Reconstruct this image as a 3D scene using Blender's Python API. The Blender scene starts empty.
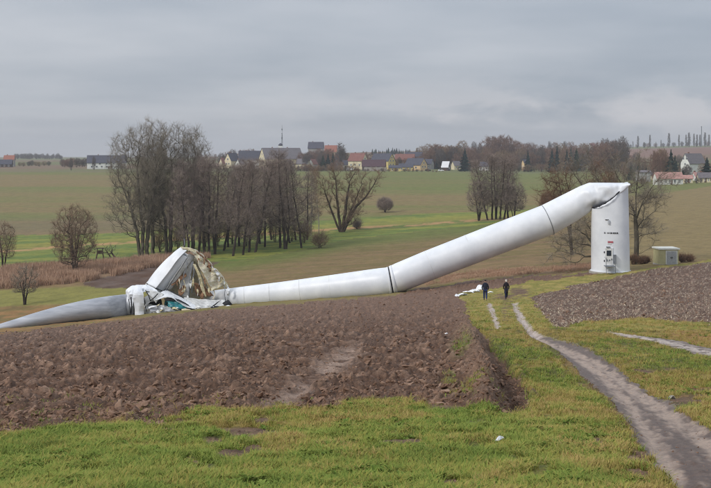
import bpy, bmesh, math, random
import numpy as np
from mathutils import Vector, Matrix, noise as mnoise

scene = bpy.context.scene
COL = scene.collection
R = math.radians

# ------------------------------------------------------------------ camera
F, UC, YH, CZ = 1100.0, 355.5, 155.0, 40.0      # focal length (px of a 711 px wide picture), centre, eye level, eye height
cd = bpy.data.cameras.new('camera')
cam = bpy.data.objects.new('camera', cd); COL.objects.link(cam)
cam.location = (0, 0, CZ); cam.rotation_euler = (R(90), 0, 0)
cd.sensor_width = 36; cd.lens = 36*F/711; cd.shift_y = -(244-YH)/711
cd.clip_start = 0.5; cd.clip_end = 20000
scene.camera = cam
scene.view_settings.view_transform = 'Standard'
scene.view_settings.look = 'None'
scene.view_settings.exposure = 0.32
scene.view_settings.gamma = 1.0
scene.render.filter_size = 1.1
try: scene.cycles.filter_width = 1.1
except Exception: pass

# ------------------------------------------------------------------ sky and sun
SUN_EL, SUN_AZ = R(37), R(-125)          # high, behind the camera's left shoulder
world = bpy.data.worlds.new("World"); scene.world = world; world.use_nodes = True
nt = world.node_tree; nt.nodes.clear()
def N(nt, t, **kw):
    n = nt.nodes.new(t)
    for k, v in kw.items():
        if k.startswith('i_'):
            n.inputs[k[2:].replace('_', ' ')].default_value = v
        else: setattr(n, k, v)
    return n
def LK(nt, a, b): nt.links.new(a, b)
def math_node(nt, op, a, b=None, c=None, clamp=False):
    n = nt.nodes.new('ShaderNodeMath'); n.operation = op; n.use_clamp = clamp
    for i, v in enumerate((a, b, c)):
        if v is None: continue
        if isinstance(v, (int, float)): n.inputs[i].default_value = v
        else: nt.links.new(v, n.inputs[i])
    return n.outputs[0]
def ramp(nt, fac, stops, interp='LINEAR'):
    n = nt.nodes.new('ShaderNodeValToRGB'); cr = n.color_ramp; cr.interpolation = interp
    while len(cr.elements) < len(stops): cr.elements.new(0.5)
    for e, (p, c) in zip(cr.elements, stops):
        e.position = p; e.color = (c[0], c[1], c[2], 1)
    nt.links.new(fac, n.inputs[0]); return n.outputs[0]
def mixc(nt, fac, a, b, bt='MIX'):
    n = nt.nodes.new('ShaderNodeMix'); n.data_type = 'RGBA'; n.blend_type = bt
    for s, v in ((n.inputs[0], fac), (n.inputs[6], a), (n.inputs[7], b)):
        if isinstance(v, (int, float)): s.default_value = v
        elif isinstance(v, tuple): s.default_value = (v[0], v[1], v[2], 1)
        else: nt.links.new(v, s)
    return n.outputs[2]
def lin(c):
    return tuple(((x/255)/12.92 if x/255 <= .04045 else ((x/255+.055)/1.055)**2.4) for x in c)

out = N(nt, 'ShaderNodeOutputWorld')
sky = N(nt, 'ShaderNodeTexSky'); sky.sky_type = 'NISHITA'; sky.sun_disc = False
sky.sun_elevation = SUN_EL; sky.sun_rotation = SUN_AZ
bg1 = N(nt, 'ShaderNodeBackground', i_Strength=0.08); LK(nt, sky.outputs[0], bg1.inputs[0])
tc = N(nt, 'ShaderNodeTexCoord')
sep = N(nt, 'ShaderNodeSeparateXYZ'); LK(nt, tc.outputs['Generated'], sep.inputs[0])
zc = math_node(nt, 'MAXIMUM', sep.outputs[2], 0.0)
lum = math_node(nt, 'MULTIPLY_ADD', zc, 1.6, 1.0)            # overcast sky: zenith well above the horizon
# cloud deck projected on a plane overhead plus low banks near the horizon
den = math_node(nt, 'ADD', zc, 0.10)
cx = math_node(nt, 'DIVIDE', sep.outputs[0], den); cy = math_node(nt, 'DIVIDE', sep.outputs[1], den)
cv = N(nt, 'ShaderNodeCombineXYZ'); LK(nt, cx, cv.inputs[0]); LK(nt, cy, cv.inputs[1])
n1 = N(nt, 'ShaderNodeTexNoise', i_Scale=0.55, i_Detail=5.0, i_Roughness=0.5); LK(nt, cv.outputs[0], n1.inputs[0])
mp = N(nt, 'ShaderNodeMapping'); mp.inputs['Scale'].default_value = (1, 1, 2.6); mp.inputs['Location'].default_value = (0.35, 0.2, 0.0)
LK(nt, tc.outputs['Generated'], mp.inputs[0])
n2 = N(nt, 'ShaderNodeTexNoise', i_Scale=10.0, i_Detail=6.0, i_Roughness=0.55, i_Distortion=0.3); LK(nt, mp.outputs[0], n2.inputs[0])
c1 = ramp(nt, n1.outputs[0], [(0.3, lin((144, 153, 164))), (0.70, lin((181, 185, 191)))])
low = math_node(nt, 'SUBTRACT', 1.0, math_node(nt, 'DIVIDE', math_node(nt, 'ABSOLUTE', math_node(nt, 'SUBTRACT', sep.outputs[2], 0.035)), 0.045), clamp=True)
puff = ramp(nt, n2.outputs[0], [(0.46, (0, 0, 0)), (0.58, (1, 1, 1))])
rt = math_node(nt, 'MULTIPLY_ADD', sep.outputs[0], 2.4, 0.45, clamp=True)
pf = math_node(nt, 'MULTIPLY', math_node(nt, 'MULTIPLY', puff, low), math_node(nt, 'MULTIPLY', rt, 0.95))
pale = math_node(nt, 'SUBTRACT', 1.0, math_node(nt, 'DIVIDE', zc, 0.05), clamp=True)
c1 = mixc(nt, math_node(nt, 'MULTIPLY', pale, 0.45), c1, lin((184, 182, 184)))
c2 = mixc(nt, pf, c1, lin((200, 198, 200)))
# the cloud is thinner (warmer, lighter) to the left than to the right
lf = math_node(nt, 'MULTIPLY_ADD', sep.outputs[0], -1.6, 0.5, clamp=True)
tint = mixc(nt, lf, (0.90, 0.915, 0.94), (1.08, 1.06, 1.05))
c3 = mixc(nt, 1.0, c2, tint, 'MULTIPLY')
SKY_GAIN = 0.89
bg2 = N(nt, 'ShaderNodeBackground'); LK(nt, c3, bg2.inputs[0]); LK(nt, math_node(nt, 'MULTIPLY', lum, SKY_GAIN), bg2.inputs[1])
mx = N(nt, 'ShaderNodeMixShader'); mx.inputs[0].default_value = 0.95
LK(nt, bg1.outputs[0], mx.inputs[1]); LK(nt, bg2.outputs[0], mx.inputs[2]); LK(nt, mx.outputs[0], out.inputs[0])

sd = bpy.data.lights.new('sun', 'SUN'); sd.energy = 1.5; sd.angle = R(10); sd.color = (1, .965, .92)
sun = bpy.data.objects.new('sun', sd); COL.objects.link(sun)
dirv = Vector((math.sin(SUN_AZ)*math.cos(SUN_EL), math.cos(SUN_AZ)*math.cos(SUN_EL), math.sin(SUN_EL)))
sun.rotation_euler = dirv.to_track_quat('Z', 'Y').to_euler(); sun.location = (-20, -20, 90)

# ------------------------------------------------------------------ helpers
def tag(o, label=None, cat=None, group=None, kind=None):
    for k, v in (('label', label), ('category', cat), ('group', group), ('kind', kind)):
        if v: o[k] = v
    return o
def empty(name, loc=(0, 0, 0), rz=0, label=None, cat=None, group=None):
    o = bpy.data.objects.new(name, None); COL.objects.link(o); o.location = loc; o.rotation_euler = (0, 0, rz)
    o.empty_display_size = .2
    return tag(o, label, cat, group)
def link(name, me, mat=None, parent=None, smooth=False):
    if mat is not None and not me.materials: me.materials.append(mat)
    if smooth: me.polygons.foreach_set('use_smooth', np.ones(len(me.polygons), bool))
    o = bpy.data.objects.new(name, me); COL.objects.link(o)
    if parent is not None: o.parent = parent
    return o
def npmesh(name, V, Fc):
    """V (n,3); Fc (m,k) all faces with k corners"""
    V = np.asarray(V, np.float32); Fc = np.asarray(Fc, np.int32)
    me = bpy.data.meshes.new(name)
    m, k = Fc.shape
    me.vertices.add(len(V)); me.vertices.foreach_set('co', V.ravel())
    me.loops.add(m*k); me.loops.foreach_set('vertex_index', Fc.ravel())
    me.polygons.add(m); me.polygons.foreach_set('loop_start', np.arange(m, dtype=np.int32)*k)
    me.update(calc_edges=True)
    return me
def pymesh(name, V, Fs):
    me = bpy.data.meshes.new(name); me.from_pydata([tuple(v) for v in V], [], Fs); me.update(); return me
class MB:
    def __init__(s): s.v = []; s.f = []
    def box(s, x0, x1, y0, y1, z0, z1, M=None):
        b = len(s.v); P = [(x0,y0,z0),(x1,y0,z0),(x1,y1,z0),(x0,y1,z0),(x0,y0,z1),(x1,y0,z1),(x1,y1,z1),(x0,y1,z1)]
        if M is not None: P = [tuple(M @ Vector(p)) for p in P]
        s.v += P; s.f += [tuple(b+i for i in q) for q in ((0,3,2,1),(4,5,6,7),(0,1,5,4),(1,2,6,5),(2,3,7,6),(3,0,4,7))]
        return s
    def poly(s, pts, faces):
        b = len(s.v); s.v += [tuple(p) for p in pts]; s.f += [tuple(b+i for i in q) for q in faces]; return s
    def tube(s, pts, rs, k=8, cap=True):
        pts = [Vector(p) for p in pts]
        if not hasattr(rs, '__len__'): rs = [rs]*len(pts)
        b = len(s.v); n = len(pts); ref = None
        for i, p in enumerate(pts):
            d = (pts[min(i+1, n-1)] - pts[max(i-1, 0)]).normalized()
            if ref is None: ref = d.orthogonal().normalized()
            a = (ref - d*ref.dot(d)).normalized(); ref = a; c = d.cross(a)
            for j in range(k):
                t = 2*math.pi*j/k; s.v.append(tuple(p + a*math.cos(t)*rs[i] + c*math.sin(t)*rs[i]))
        for i in range(n-1):
            for j in range(k):
                s.f.append((b+i*k+j, b+i*k+(j+1) % k, b+(i+1)*k+(j+1) % k, b+(i+1)*k+j))
        if cap:
            s.f.append(tuple(b+j for j in reversed(range(k)))); s.f.append(tuple(b+(n-1)*k+j for j in range(k)))
        return s
    def build(s, name, mat, parent=None, smooth=False):
        return link(name, pymesh(name, s.v, s.f), mat, parent, smooth)
def copy_tree(o, parent=None):
    c = o.copy(); COL.objects.link(c); c.parent = parent
    for ch in list(o.children): copy_tree(ch, c)
    return c

# numpy gradient noise
_rng = np.random.RandomState(7)
_perm = _rng.permutation(4096).astype(np.int64)
_g = _rng.rand(4096)*2*np.pi; _gx = np.cos(_g); _gy = np.sin(_g)
def pn(x, y, seed=0):
    x = x + seed*17.31; y = y + seed*9.17
    xi = np.floor(x).astype(np.int64); yi = np.floor(y).astype(np.int64); xf = x-xi; yf = y-yi
    u = xf*xf*xf*(xf*(xf*6-15)+10); v = yf*yf*yf*(yf*(yf*6-15)+10)
    def g(a, b, dx, dy):
        h = _perm[(_perm[a & 4095] + b) & 4095]; return _gx[h]*dx + _gy[h]*dy
    n00 = g(xi, yi, xf, yf); n10 = g(xi+1, yi, xf-1, yf); n01 = g(xi, yi+1, xf, yf-1); n11 = g(xi+1, yi+1, xf-1, yf-1)
    return ((n00*(1-u)+n10*u)*(1-v) + (n01*(1-u)+n11*u)*v)*1.5
def fbm(x, y, o=4, seed=0, gain=.5):
    s = 0; a = 1
    for i in range(o): s = s + a*pn(x*2**i, y*2**i, seed+i*3); a *= gain
    return s
def inpoly(px, py, poly):
    r = np.zeros(px.shape, bool); n = len(poly)
    x0, y0 = poly[-1]
    for x1, y1 in poly:
        c = ((y1 > py) != (y0 > py))
        if y1 != y0: r ^= c & (px < (x0-x1)*(py-y1)/(y0-y1) + x1)
        x0, y0 = x1, y1
    return r
def segdist(px, py, pts):
    d = np.full(px.shape, 1e9)
    for (x0, y0), (x1, y1) in zip(pts[:-1], pts[1:]):
        dx, dy = x1-x0, y1-y0; t = np.clip(((px-x0)*dx+(py-y0)*dy)/(dx*dx+dy*dy), 0, 1)
        d = np.minimum(d, np.hypot(px-x0-t*dx, py-y0-t*dy))
    return d
def sm(a, b, x): t = np.clip((x-a)/(b-a), 0, 1); return t*t*(3-2*t)

# ------------------------------------------------------------------ terrain shape: how far below eye level the land lies
near = [2, 3, 4, 6, 8, 11, 14, 18, 22, 27]
def col(off27, rest):
    return [(d, 155+1100*(1.7/d+.15)+off27*min(d/27, 1)) for d in near] + rest
COLS = {
 -900: col(28, [(45,375),(60,366),(92,357),(140,346),(160,328),(183,300),(215,280),(250,265),(293,246),(350,231),(500,200),(700,180),(850,172),(1300,163),(2500,158),(6000,157)]),
 0: col(11, [(45,357),(60,345),(92,337),(140,329),(160,310),(183,289),(215,271),(250,257),(293,241),(350,227),(500,197),(700,176),(850,167.5),(1300,161),(2500,158),(6000,157)]),
 200: col(3, [(45,345),(60,330),(92,318),(141,309),(160,294),(183,278),(215,262),(231,254),(293,231),(350,217),(500,192),(700,176),(850,168.5),(1300,162),(2500,158),(6000,157)]),
 400: col(0, [(45,340),(60,323),(92,308),(130,295.5),(150,281),(200,258),(250,239),(300,222),(400,200),(600,178),(800,170),(1200,160),(1600,153.5),(2500,151),(6000,151)]),
 540: col(0, [(45,338),(60,319),(92,299),(122,279),(150,264),(200,245),(300,215),(400,199),(500,188),(700,176.5),(900,170),(1500,154),(2500,149),(6000,149)]),
 711: col(0, [(45,338),(60,318),(90,291),(122,270),(135,262),(160,251),(200,235),(300,208),(400,193),(500,183),(700,174),(1000,160),(1500,148),(2500,145),(6000,145)]),
 1700: col(0, [(45,335),(60,312),(90,282),(122,258),(160,240),(200,225),(300,198),(500,176),(1000,155),(1500,145),(2500,142),(6000,142)]),
}
LD = np.linspace(math.log(2), math.log(6000), 500)
UG = np.arange(-900, 1701, 20.0)
def gsm(a, s, axis):
    k = np.exp(-.5*(np.arange(-3*s, 3*s+1)/s)**2); k /= k.sum(); p = len(k)//2
    pad = [(0, 0), (0, 0)]; pad[axis] = (p, p); b = np.pad(a, pad, 'edge')
    return np.apply_along_axis(lambda m: np.convolve(m, k, 'valid'), axis, b)
_T = np.array([np.interp(LD, np.log([p[0] for p in COLS[k]]), [p[1] for p in COLS[k]]) for k in sorted(COLS)])
_T = np.log(_T-100)
_T = gsm(_T, 5, 1)
YT = np.array([np.interp(UG, sorted(COLS), _T[:, j]) for j in range(500)]).T
YT = np.exp(gsm(YT, 2, 0))+100
def yimg(u, D):
    a = np.clip((np.asarray(u, float)+900)/20, 0, len(UG)-1.001); b = np.clip((np.log(np.maximum(D, 2))-LD[0])/(LD[1]-LD[0]), 0, 498.99)
    i = a.astype(int); j = b.astype(int); fa = a-i; fb = b-j
    return (YT[i, j]*(1-fa)*(1-fb)+YT[i+1, j]*fa*(1-fb)+YT[i, j+1]*(1-fa)*fb+YT[i+1, j+1]*fa*fb)
def xof(u, D): return (u-UC)/F*D
def zof(y, D): return CZ-(y-YH)/F*D
def gz(x, D): return float(zof(yimg(x/D*F+UC, D), D))
def hitD(u, y):
    i = int(np.clip(round((u+900)/20), 0, len(UG)-1))
    D = np.exp(LD); Y = yimg(np.full(500, float(u)), D)
    return float(np.interp(-y, -Y, D))
def P(u, y, D): return Vector((xof(u, D), D, zof(y, D)))
def G(u, y):
    D = hitD(u, y); return Vector((xof(u, D), D, zof(y, D)))
def GD(u, D): x = xof(u, D); return Vector((x, D, gz(x, D)))

# ------------------------------------------------------------------ materials
def mat_base(name, rough=.8, spec=.3):
    m = bpy.data.materials.new(name); m.use_nodes = True; nt = m.node_tree
    b = nt.nodes['Principled BSDF']; b.inputs['Roughness'].default_value = rough; b.inputs['Specular IOR Level'].default_value = spec
    return m, nt, b
def mat(name, c, rough=.8, spec=.3, var=.15, scale=3.0, bump=0.0, bscale=None, metal=0, c2=None, stretch=(1, 1, 1)):
    """plain procedural material: colour c (albedo, sRGB 0-255) broken up by noise towards c2"""
    m, nt, b = mat_base(name, rough, spec); b.inputs['Metallic'].default_value = metal
    tcn = N(nt, 'ShaderNodeTexCoord'); mpn = N(nt, 'ShaderNodeMapping'); mpn.inputs['Scale'].default_value = stretch
    LK(nt, tcn.outputs['Object'], mpn.inputs[0])
    nn = N(nt, 'ShaderNodeTexNoise', i_Scale=scale, i_Detail=6.0, i_Roughness=.6); LK(nt, mpn.outputs[0], nn.inputs[0])
    a = lin(c); bb = lin(c2) if c2 else tuple(x*(1-2*var) for x in a)
    aa = a if c2 else tuple(min(x*(1+var), .95) for x in a)
    LK(nt, ramp(nt, nn.outputs[0], [(.35, bb), (.65, aa)]), b.inputs['Base Color'])
    if bump:
        n3 = N(nt, 'ShaderNodeTexNoise', i_Scale=bscale or scale*4, i_Detail=5.0); LK(nt, tcn.outputs['Object'], n3.inputs[0])
        bp = N(nt, 'ShaderNodeBump', i_Strength=bump, i_Distance=.05); LK(nt, n3.outputs[0], bp.inputs['Height']); LK(nt, bp.outputs[0], b.inputs['Normal'])
    return m
def mat_ground(name, s1, s2, lo, hi, rough, bump, bscale, spec=.2):
    """base colour from the land's own colour attribute, broken up by soil or turf noise"""
    m, nt, b = mat_base(name, rough, spec)
    at = N(nt, 'ShaderNodeAttribute', attribute_name='soil')
    tcn = N(nt, 'ShaderNodeTexCoord')
    a = N(nt, 'ShaderNodeTexNoise', i_Scale=s1, i_Detail=6.0, i_Roughness=.65); LK(nt, tcn.outputs['Object'], a.inputs[0])
    c = N(nt, 'ShaderNodeTexNoise', i_Scale=s2, i_Detail=4.0, i_Roughness=.6); LK(nt, tcn.outputs['Object'], c.inputs[0])
    f = math_node(nt, 'MULTIPLY_ADD', c.outputs[0], .45, math_node(nt, 'MULTIPLY', a.outputs[0], .55))
    mul = ramp(nt, f, [(.36, (lo,)*3), (.64, (hi, hi, hi*.98))])
    LK(nt, mixc(nt, 1.0, at.outputs['Color'], mul, 'MULTIPLY'), b.inputs['Base Color'])
    bp = N(nt, 'ShaderNodeBump', i_Strength=bump, i_Distance=.04)
    d = N(nt, 'ShaderNodeTexNoise', i_Scale=bscale, i_Detail=6.0, i_Roughness=.7); LK(nt, tcn.outputs['Object'], d.inputs[0])
    LK(nt, d.outputs[0], bp.inputs['Height']); LK(nt, bp.outputs[0], b.inputs['Normal'])
    return m
# ------------------------------------------------------------------ the land: one fine grid, cut along the field edges
us = np.concatenate([np.linspace(-900, -80, 42)[:-1], np.arange(-80, 792, 1.05), np.linspace(792, 1700, 46)[1:]])
ref = yimg(np.full(4000, 420.0), np.exp(np.linspace(math.log(2), math.log(6000), 4000)))
refD = np.exp(np.linspace(math.log(2), math.log(6000), 4000))
ysteps = np.concatenate([np.linspace(1255, 540, 50)[:-1], np.arange(540, 400, -.75), np.arange(400, 330, -.38), np.arange(330, 296, -.32), np.arange(296, 170, -.75)])
Ds = np.interp(-ysteps, -ref, refD)
Ds = np.concatenate([Ds, np.exp(np.linspace(math.log(Ds[-1]), math.log(6000), 60))[1:]])
UU, DD = np.meshgrid(us, Ds, indexing='xy')          # rows = depth
nr, nc = UU.shape
YY = yimg(UU, DD); XX = xof(UU, DD); ZZ = zof(YY, DD)
# region edges wander a few decimetres
j1 = fbm(XX/2.2, DD/2.2, 4, 1)*.28*F/DD; j2 = fbm(XX/3.0+50, DD/6.0, 4, 2)*.5*(F/DD)*.35
ju = UU+j1; jy = YY+j2*np.clip((YY-200)/100, 0.15, 1)

plough_left = [(-900,352),(-80,336),(0,333.5),(60,327),(130,319),(200,311),(230,309),(300,302.5),(390,295.5),(420,288.5),(470,280.5),(520,277),(560,274.5),(590,272.5),
               (598,273.5),(560,278.5),(530,281),(500,286.5),(476,290),(457,294),(463,300),(468,312),(470,328),(474,336),(497,345),(509,360),(516,378),(527,394),(526,404),(500,406),(470,401),
               (440,403),(400,403),(350,402),(310,405),(270,408),(200,412),(130,416),(80,421),(40,427),(0,430),(-80,437),(-900,470)]
plough_right = [(528,297),(545,292),(570,287),(600,280),(650,270),(711,261.5),(790,250),(1700,180),(1700,400),(790,332),(711,325.5),(680,321.5),(650,319.5),(600,320.5),(572,326),(556,328),(547,320),(540,310)]
rut_main = [(512,303),(517,302.5),(521,311),(528,322),(535,332),(561,340),(588,349.6),(620,369),(651,391),(683,409),(711,427),(790,470),(980,600),(1200,800),(900,800),(760,560),(667,482),(643,446),(616,403),(588,379),(564,355.6),(545,341),(526,334),(519,322),(515,312)]
rut_left = [(487,303),(491,303),(494,310),(497,318),(501.5,329),(496,330),(492,318),(488,309)]
rut_right = [(606,331),(640,335),(680,341),(711,348.5),(790,363),(1200,430),(1200,470),(790,382),(711,359),(680,349.5),(650,341),(620,335.5)]
old_patch = [(82,283),(110,274),(147,265),(175,262.5),(220,262),(190,278),(145,289),(95,288)]

REG = np.zeros(UU.shape, np.int8)                     # 0 grass verge
PLE = np.interp(UU, [-900,0,60,130,200,230,300,390,420,470,520,560,592,620,650,711,790,1700], [352,333.5,327,319,311,309,302.5,295.5,288,280,276.5,274,272,272,268,260,249,178])
far = jy < PLE
REG[far] = 3                                          # valley field in front of the grove
# reed strip, left
reed_t = np.interp(UU, [-900,0,60,98,157,200,215], [285,269,266,264,258.5,257,257]); reed_b = np.interp(UU, [-900,0,60,98,157,200,215], [305,288,284.5,279,266,259,257])
m_t = np.interp(UU, [-900,0,60,120,200,290,345,420,480,560,620,711,1700], [250,236,234,233,226,222,219,214,212,208,200,186,170])
m_b = np.interp(UU, [-900,0,98,157,200,230,300,350,420,480,560,620,711,1700], [285,269,264,258.5,259,262,250,239,231,225,214,203,188,172])
m_b = np.where(UU > 590, m_t, m_b)
REG[far & (jy < m_b)] = 4                             # meadow in the valley
REG[far & (jy > reed_t) & (jy < reed_b)] = 5          # reeds
REG[jy < m_t] = 6                                     # big field up to the village
REG[(DD > 760) & (jy < m_t)] = 7                      # hillside beyond
REG[inpoly(ju, jy, plough_left)] = 1
REG[inpoly(ju, jy, plough_right)] = 2
REG[inpoly(UU+j1*.25+pn(XX/.25, DD/.4, 44)*.10*F/DD, YY+j2*.2, rut_main)] = 8
REG[inpoly(UU+j1*.3, YY, rut_left)] = 9
REG[inpoly(UU+j1*.5, YY+j2*.3, rut_right)] = 10
isgrass = REG == 0
ispl = (REG == 1) | (REG == 2)
istr = REG >= 8

def soften(m, k=2):
    m = m.astype(float)
    for _ in range(k):
        q = np.pad(m, 1, 'edge'); m = (q[:-2, 1:-1]+q[2:, 1:-1]+q[1:-1, :-2]+q[1:-1, 2:]+2*q[1:-1, 1:-1])/6
    return m
w1_ = soften(REG == 1, 5); w2_ = soften(REG == 2, 4); wg_ = soften(isgrass, 4); wt_ = soften(istr, 5)
# ---- relief
dz = np.zeros(UU.shape)
nearw = np.clip(160/DD, 0, 1)
b1 = np.abs(pn(XX/1.5, DD/1.0, 11)); b2 = np.abs(pn(XX/.55, DD/.36, 12)); b3 = np.abs(pn(XX/.24, DD/.2, 13)); b4 = pn(XX/.11, DD/.1, 14); b5 = pn(XX/3.5, DD/1.6, 15)
b2b = pn(XX/.42+.3*b5, DD/.3, 16)
clod = .16*b1 + .15*b2 + .10*b3 + .035*b4 + .09*b5 + .13*np.maximum(b2b-.05, 0)
clod_r = .10*b1 + .14*b2 + .11*b3 + .04*b4 + .06*b5 + .08*np.maximum(b2b, 0)
clod_r2 = clod_r + .05*np.sin((XX*.35+DD*.94)/.8*2*math.pi*.5)
edge = 1.0
roll = .12*fbm(XX/7, DD/9, 3, 21)
soft = fbm(XX/.8, DD/.8, 4, 22)
dz += w1_*clod*1.35*(1-.5*np.exp(-(segdist(UU, YY, [(468,334),(474,345),(478,358),(482,372),(484,388),(486,400)])/12)**2))
furr = np.sin((DD*.98+XX*.18+.35*b5)/.75*2*math.pi)*np.clip(60/DD, 0, 1)**2; dz += w1_*(.05*furr-.20)
dz += w2_*(clod_r2-.10)
# smoother strip in the plough (tractor pass) and compact patch at the mound's foot
tw = np.exp(-(segdist(UU, YY, [(262,412),(300,388),(318,372),(352,352)])/9)**2)
dz = dz*(1-.65*tw*w1_)-.10*tw*w1_
dz += wg_*(roll*np.clip(DD/25, .3, 1)+.035*soft+.02*b4)
# worn, muddy spots in the grass
bare = np.zeros(UU.shape)
for (cu, cy_, ru, ry, s) in [(245,428,30,7,1),(215,441,22,5,.9),(232,452,26,5,.9),(205,467,24,5,.8),(455,405,40,4,.7),(512,400,22,6,.9),(20,452,30,3,.4),(120,487,30,3,.6),(455,484,35,5,.6),(340,470,40,4,.35),(560,455,10,30,.35),(690,400,30,10,.6),(262,420,16,4,.9),(250,446,14,3,.9),(190,462,20,4,.7),(170,428,16,3,.5),(300,440,22,4,.55),(90,470,30,4,.5),(400,440,40,3,.5),(600,440,10,10,.5),(650,370,30,4,.45),(700,390,26,6,.6),(506,312,8,26,.35),(640,470,16,26,.6),(565,370,6,14,.4),(505,297,14,5,.7),(520,292,12,5,.8)]:
    bare = np.maximum(bare, s*np.exp(-((UU-cu)/ru)**2-((YY-cy_)/ry)**2))
bare = np.clip(bare + .45*fbm(XX/.9, DD/1.2, 4, 31)*np.minimum(bare*4, 1), 0, 1); bare = sm(.3, .62, bare)
# spoil ridge at the end of the plough and the hollow behind it
crest = [(468,334),(474,345),(478,358),(482,372),(484,388),(486,400)]
hollow = [(490,348),(499,360),(506,375),(512,390),(514,400)]
mpp = DD/F
dc = segdist(UU, YY*1.0, crest); dh = segdist(UU, YY, hollow)
rw = np.exp(-(dc/13)**2); hw_ = np.exp(-(dh/14)**2)
furl = np.sin((UU-.10*(YY-360)+.8*j1)*1.15)*.5+.5
wp_ = w1_+w2_; dz += wp_*(.52*rw - .30*hw_ + rw*.10*furl*(1-hw_)) + (1-wp_)*(.30*rw-.12*hw_)
bank = (~ispl) & isgrass
dz += wg_*(.20*np.exp(-(segdist(UU, YY, [(492,342),(506,352),(516,368),(524,384),(531,398)])/7)**2))
# tracks: worn in, with softer shoulders and a raised crumb of mud
rm = segdist(UU, YY, [(515,304),(524,322),(532,334),(560,345),(590,364),(620,388),(655,420),(690,452),(760,520)])
wid = np.interp(YY, [300, 335, 350, 390, 430, 480, 560], [3, 4, 9, 19, 28, 38, 60])
tr = np.exp(-(rm/wid)**2)
dz -= .10*tr*np.clip(DD/20, .6, 1)
rut1 = segdist(UU, YY, [(535,335),(566,349),(600,370),(628,398),(650,430),(672,470),(700,530)]); rut2 = segdist(UU, YY, [(560,344),(600,363),(650,399),(690,425),(720,450),(780,500)])
rut3 = segdist(UU, YY, [(604,331),(640,338),(680,345.5),(711,354),(790,372),(1200,450)]); rw1 = np.exp(-(rut1/(wid*.33))**2); rw2 = np.exp(-(rut2/(wid*.30))**2)
dz -= wt_*.045*np.maximum(rw1, rw2)
mudb = fbm(XX/.30, DD/.5, 4, 41)
rmm = rm*DD/F; strk = pn(rmm/.10, DD/1.3, 45)+.6*pn(rmm/.05, DD/.5, 46); dz += wt_*(.012*mudb + .018*b4 + .010*b3 + .012*strk)
dz += np.where((REG >= 3) & (REG <= 7), .10*fbm(XX/2.0, DD/2.0, 3, 51)*np.clip(200/DD, 0, 1), 0)
ZZ = ZZ+dz

# ---- the land's colours; the plough's also hold the shade of its hollows
def L(*c): return np.array(lin(c))
def mixa(a, b, t): return a*(1-t[..., None])+b*t[..., None]
C = np.zeros(UU.shape+(3,)) + L(88, 90, 46)
big = fbm(XX/6, DD/12, 4, 61); mid_ = fbm(XX/1.3, DD/2.2, 4, 62); fin = fbm(XX/.35, DD/.5, 3, 63)
gy = sm(-.35, .5, big*.6+mid_*.7+.30*sm(400, 320, YY)+.35*sm(560, 700, UU)*sm(350, 420, YY))
C = mixa(C, L(128, 112, 60), gy)
C = mixa(C, L(84, 70, 40), sm(.15, .6, -mid_+fin*.5)*.45)
C = mixa(C, L(146, 108, 68), sm(.1, .6, big+fin*.4)*.6*sm(540, 680, UU)*(YY > 330))
verg = isgrass & (YY < 330)
C = np.where(verg[..., None], mixa(L(124, 118, 58)+C*0, L(150, 134, 76)+C*0, sm(-.3, .5, mid_)), C)
C = mixa(C, L(104, 84, 68)+C*0, bare)
# shoulders of the tracks
sh = np.exp(-(rm/(wid*1.25))**2)*sm(-.5, .35, mid_+.2+.5*sm(380, 440, YY)); C = np.where(isgrass[..., None], mixa(C, L(112, 84, 68)+C*0, np.clip(sh*.8*sm(335, 365, YY), 0, 1)), C)
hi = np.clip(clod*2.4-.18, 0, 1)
pl = mixa(L(90, 66, 51)+C*0, L(154, 124, 104)+C*0, sm(.15, .75, hi+.25*fin))  # low soil darker, clod tops lighter: shade between clods put into the colour
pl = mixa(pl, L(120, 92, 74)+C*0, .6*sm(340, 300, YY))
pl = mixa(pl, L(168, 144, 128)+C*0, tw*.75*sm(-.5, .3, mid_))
pl = mixa(pl, L(132, 104, 84)+C*0, .7*rw); pl = mixa(pl, L(92, 70, 56)+C*0, .6*np.clip(hw_*1.3-.4*rw, 0, 1))  # crest lighter; hollow darkened in colour to imitate its shade
pl = mixa(pl, L(98, 108, 50)+C*0, np.clip(.9*np.exp(-((UU-462)/9)**2-((YY-350)/9)**2)+.8*np.exp(-((UU-470)/16)**2-((YY-396)/5)**2)+.6*np.exp(-((UU-450)/6)**2-((YY-380)/6)**2), 0, 1)*sm(-.2, .3, fin+mid_))
C = np.where((REG == 1)[..., None], pl, C)
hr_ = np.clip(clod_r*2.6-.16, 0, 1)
pr = mixa(L(92, 69, 55)+C*0, L(152, 125, 106)+C*0, sm(.1, .8, hr_+.5*fin))  # right field's colour holds the shade between clods too
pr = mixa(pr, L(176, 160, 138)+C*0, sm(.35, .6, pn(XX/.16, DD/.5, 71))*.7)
C = np.where((REG == 2)[..., None], pr, C)
hf = pn(XX/.09, DD/.16, 43); tk = mixa(L(84, 62, 47)+C*0, L(156, 133, 116)+C*0, sm(.1, 1.05, np.maximum(rw1, rw2)*.95+.22*mudb+.25*hf+.2*fin+.42*strk))
tk = mixa(tk, L(188, 172, 160)+C*0, (REG == 10)*np.exp(-(rut3/3.2)**2)*sm(-.6, .2, fin+mudb)*.9)
tk = np.where((YY < 336)[..., None], mixa(L(150, 128, 116)+C*0, L(186, 168, 156)+C*0, sm(-.3, .3, mudb)), tk)
C = mixa(C, tk, sm(.25, .75, wt_+.25*(fin+mudb)*(wt_ > .02)*(wt_ < .98)))
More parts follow.
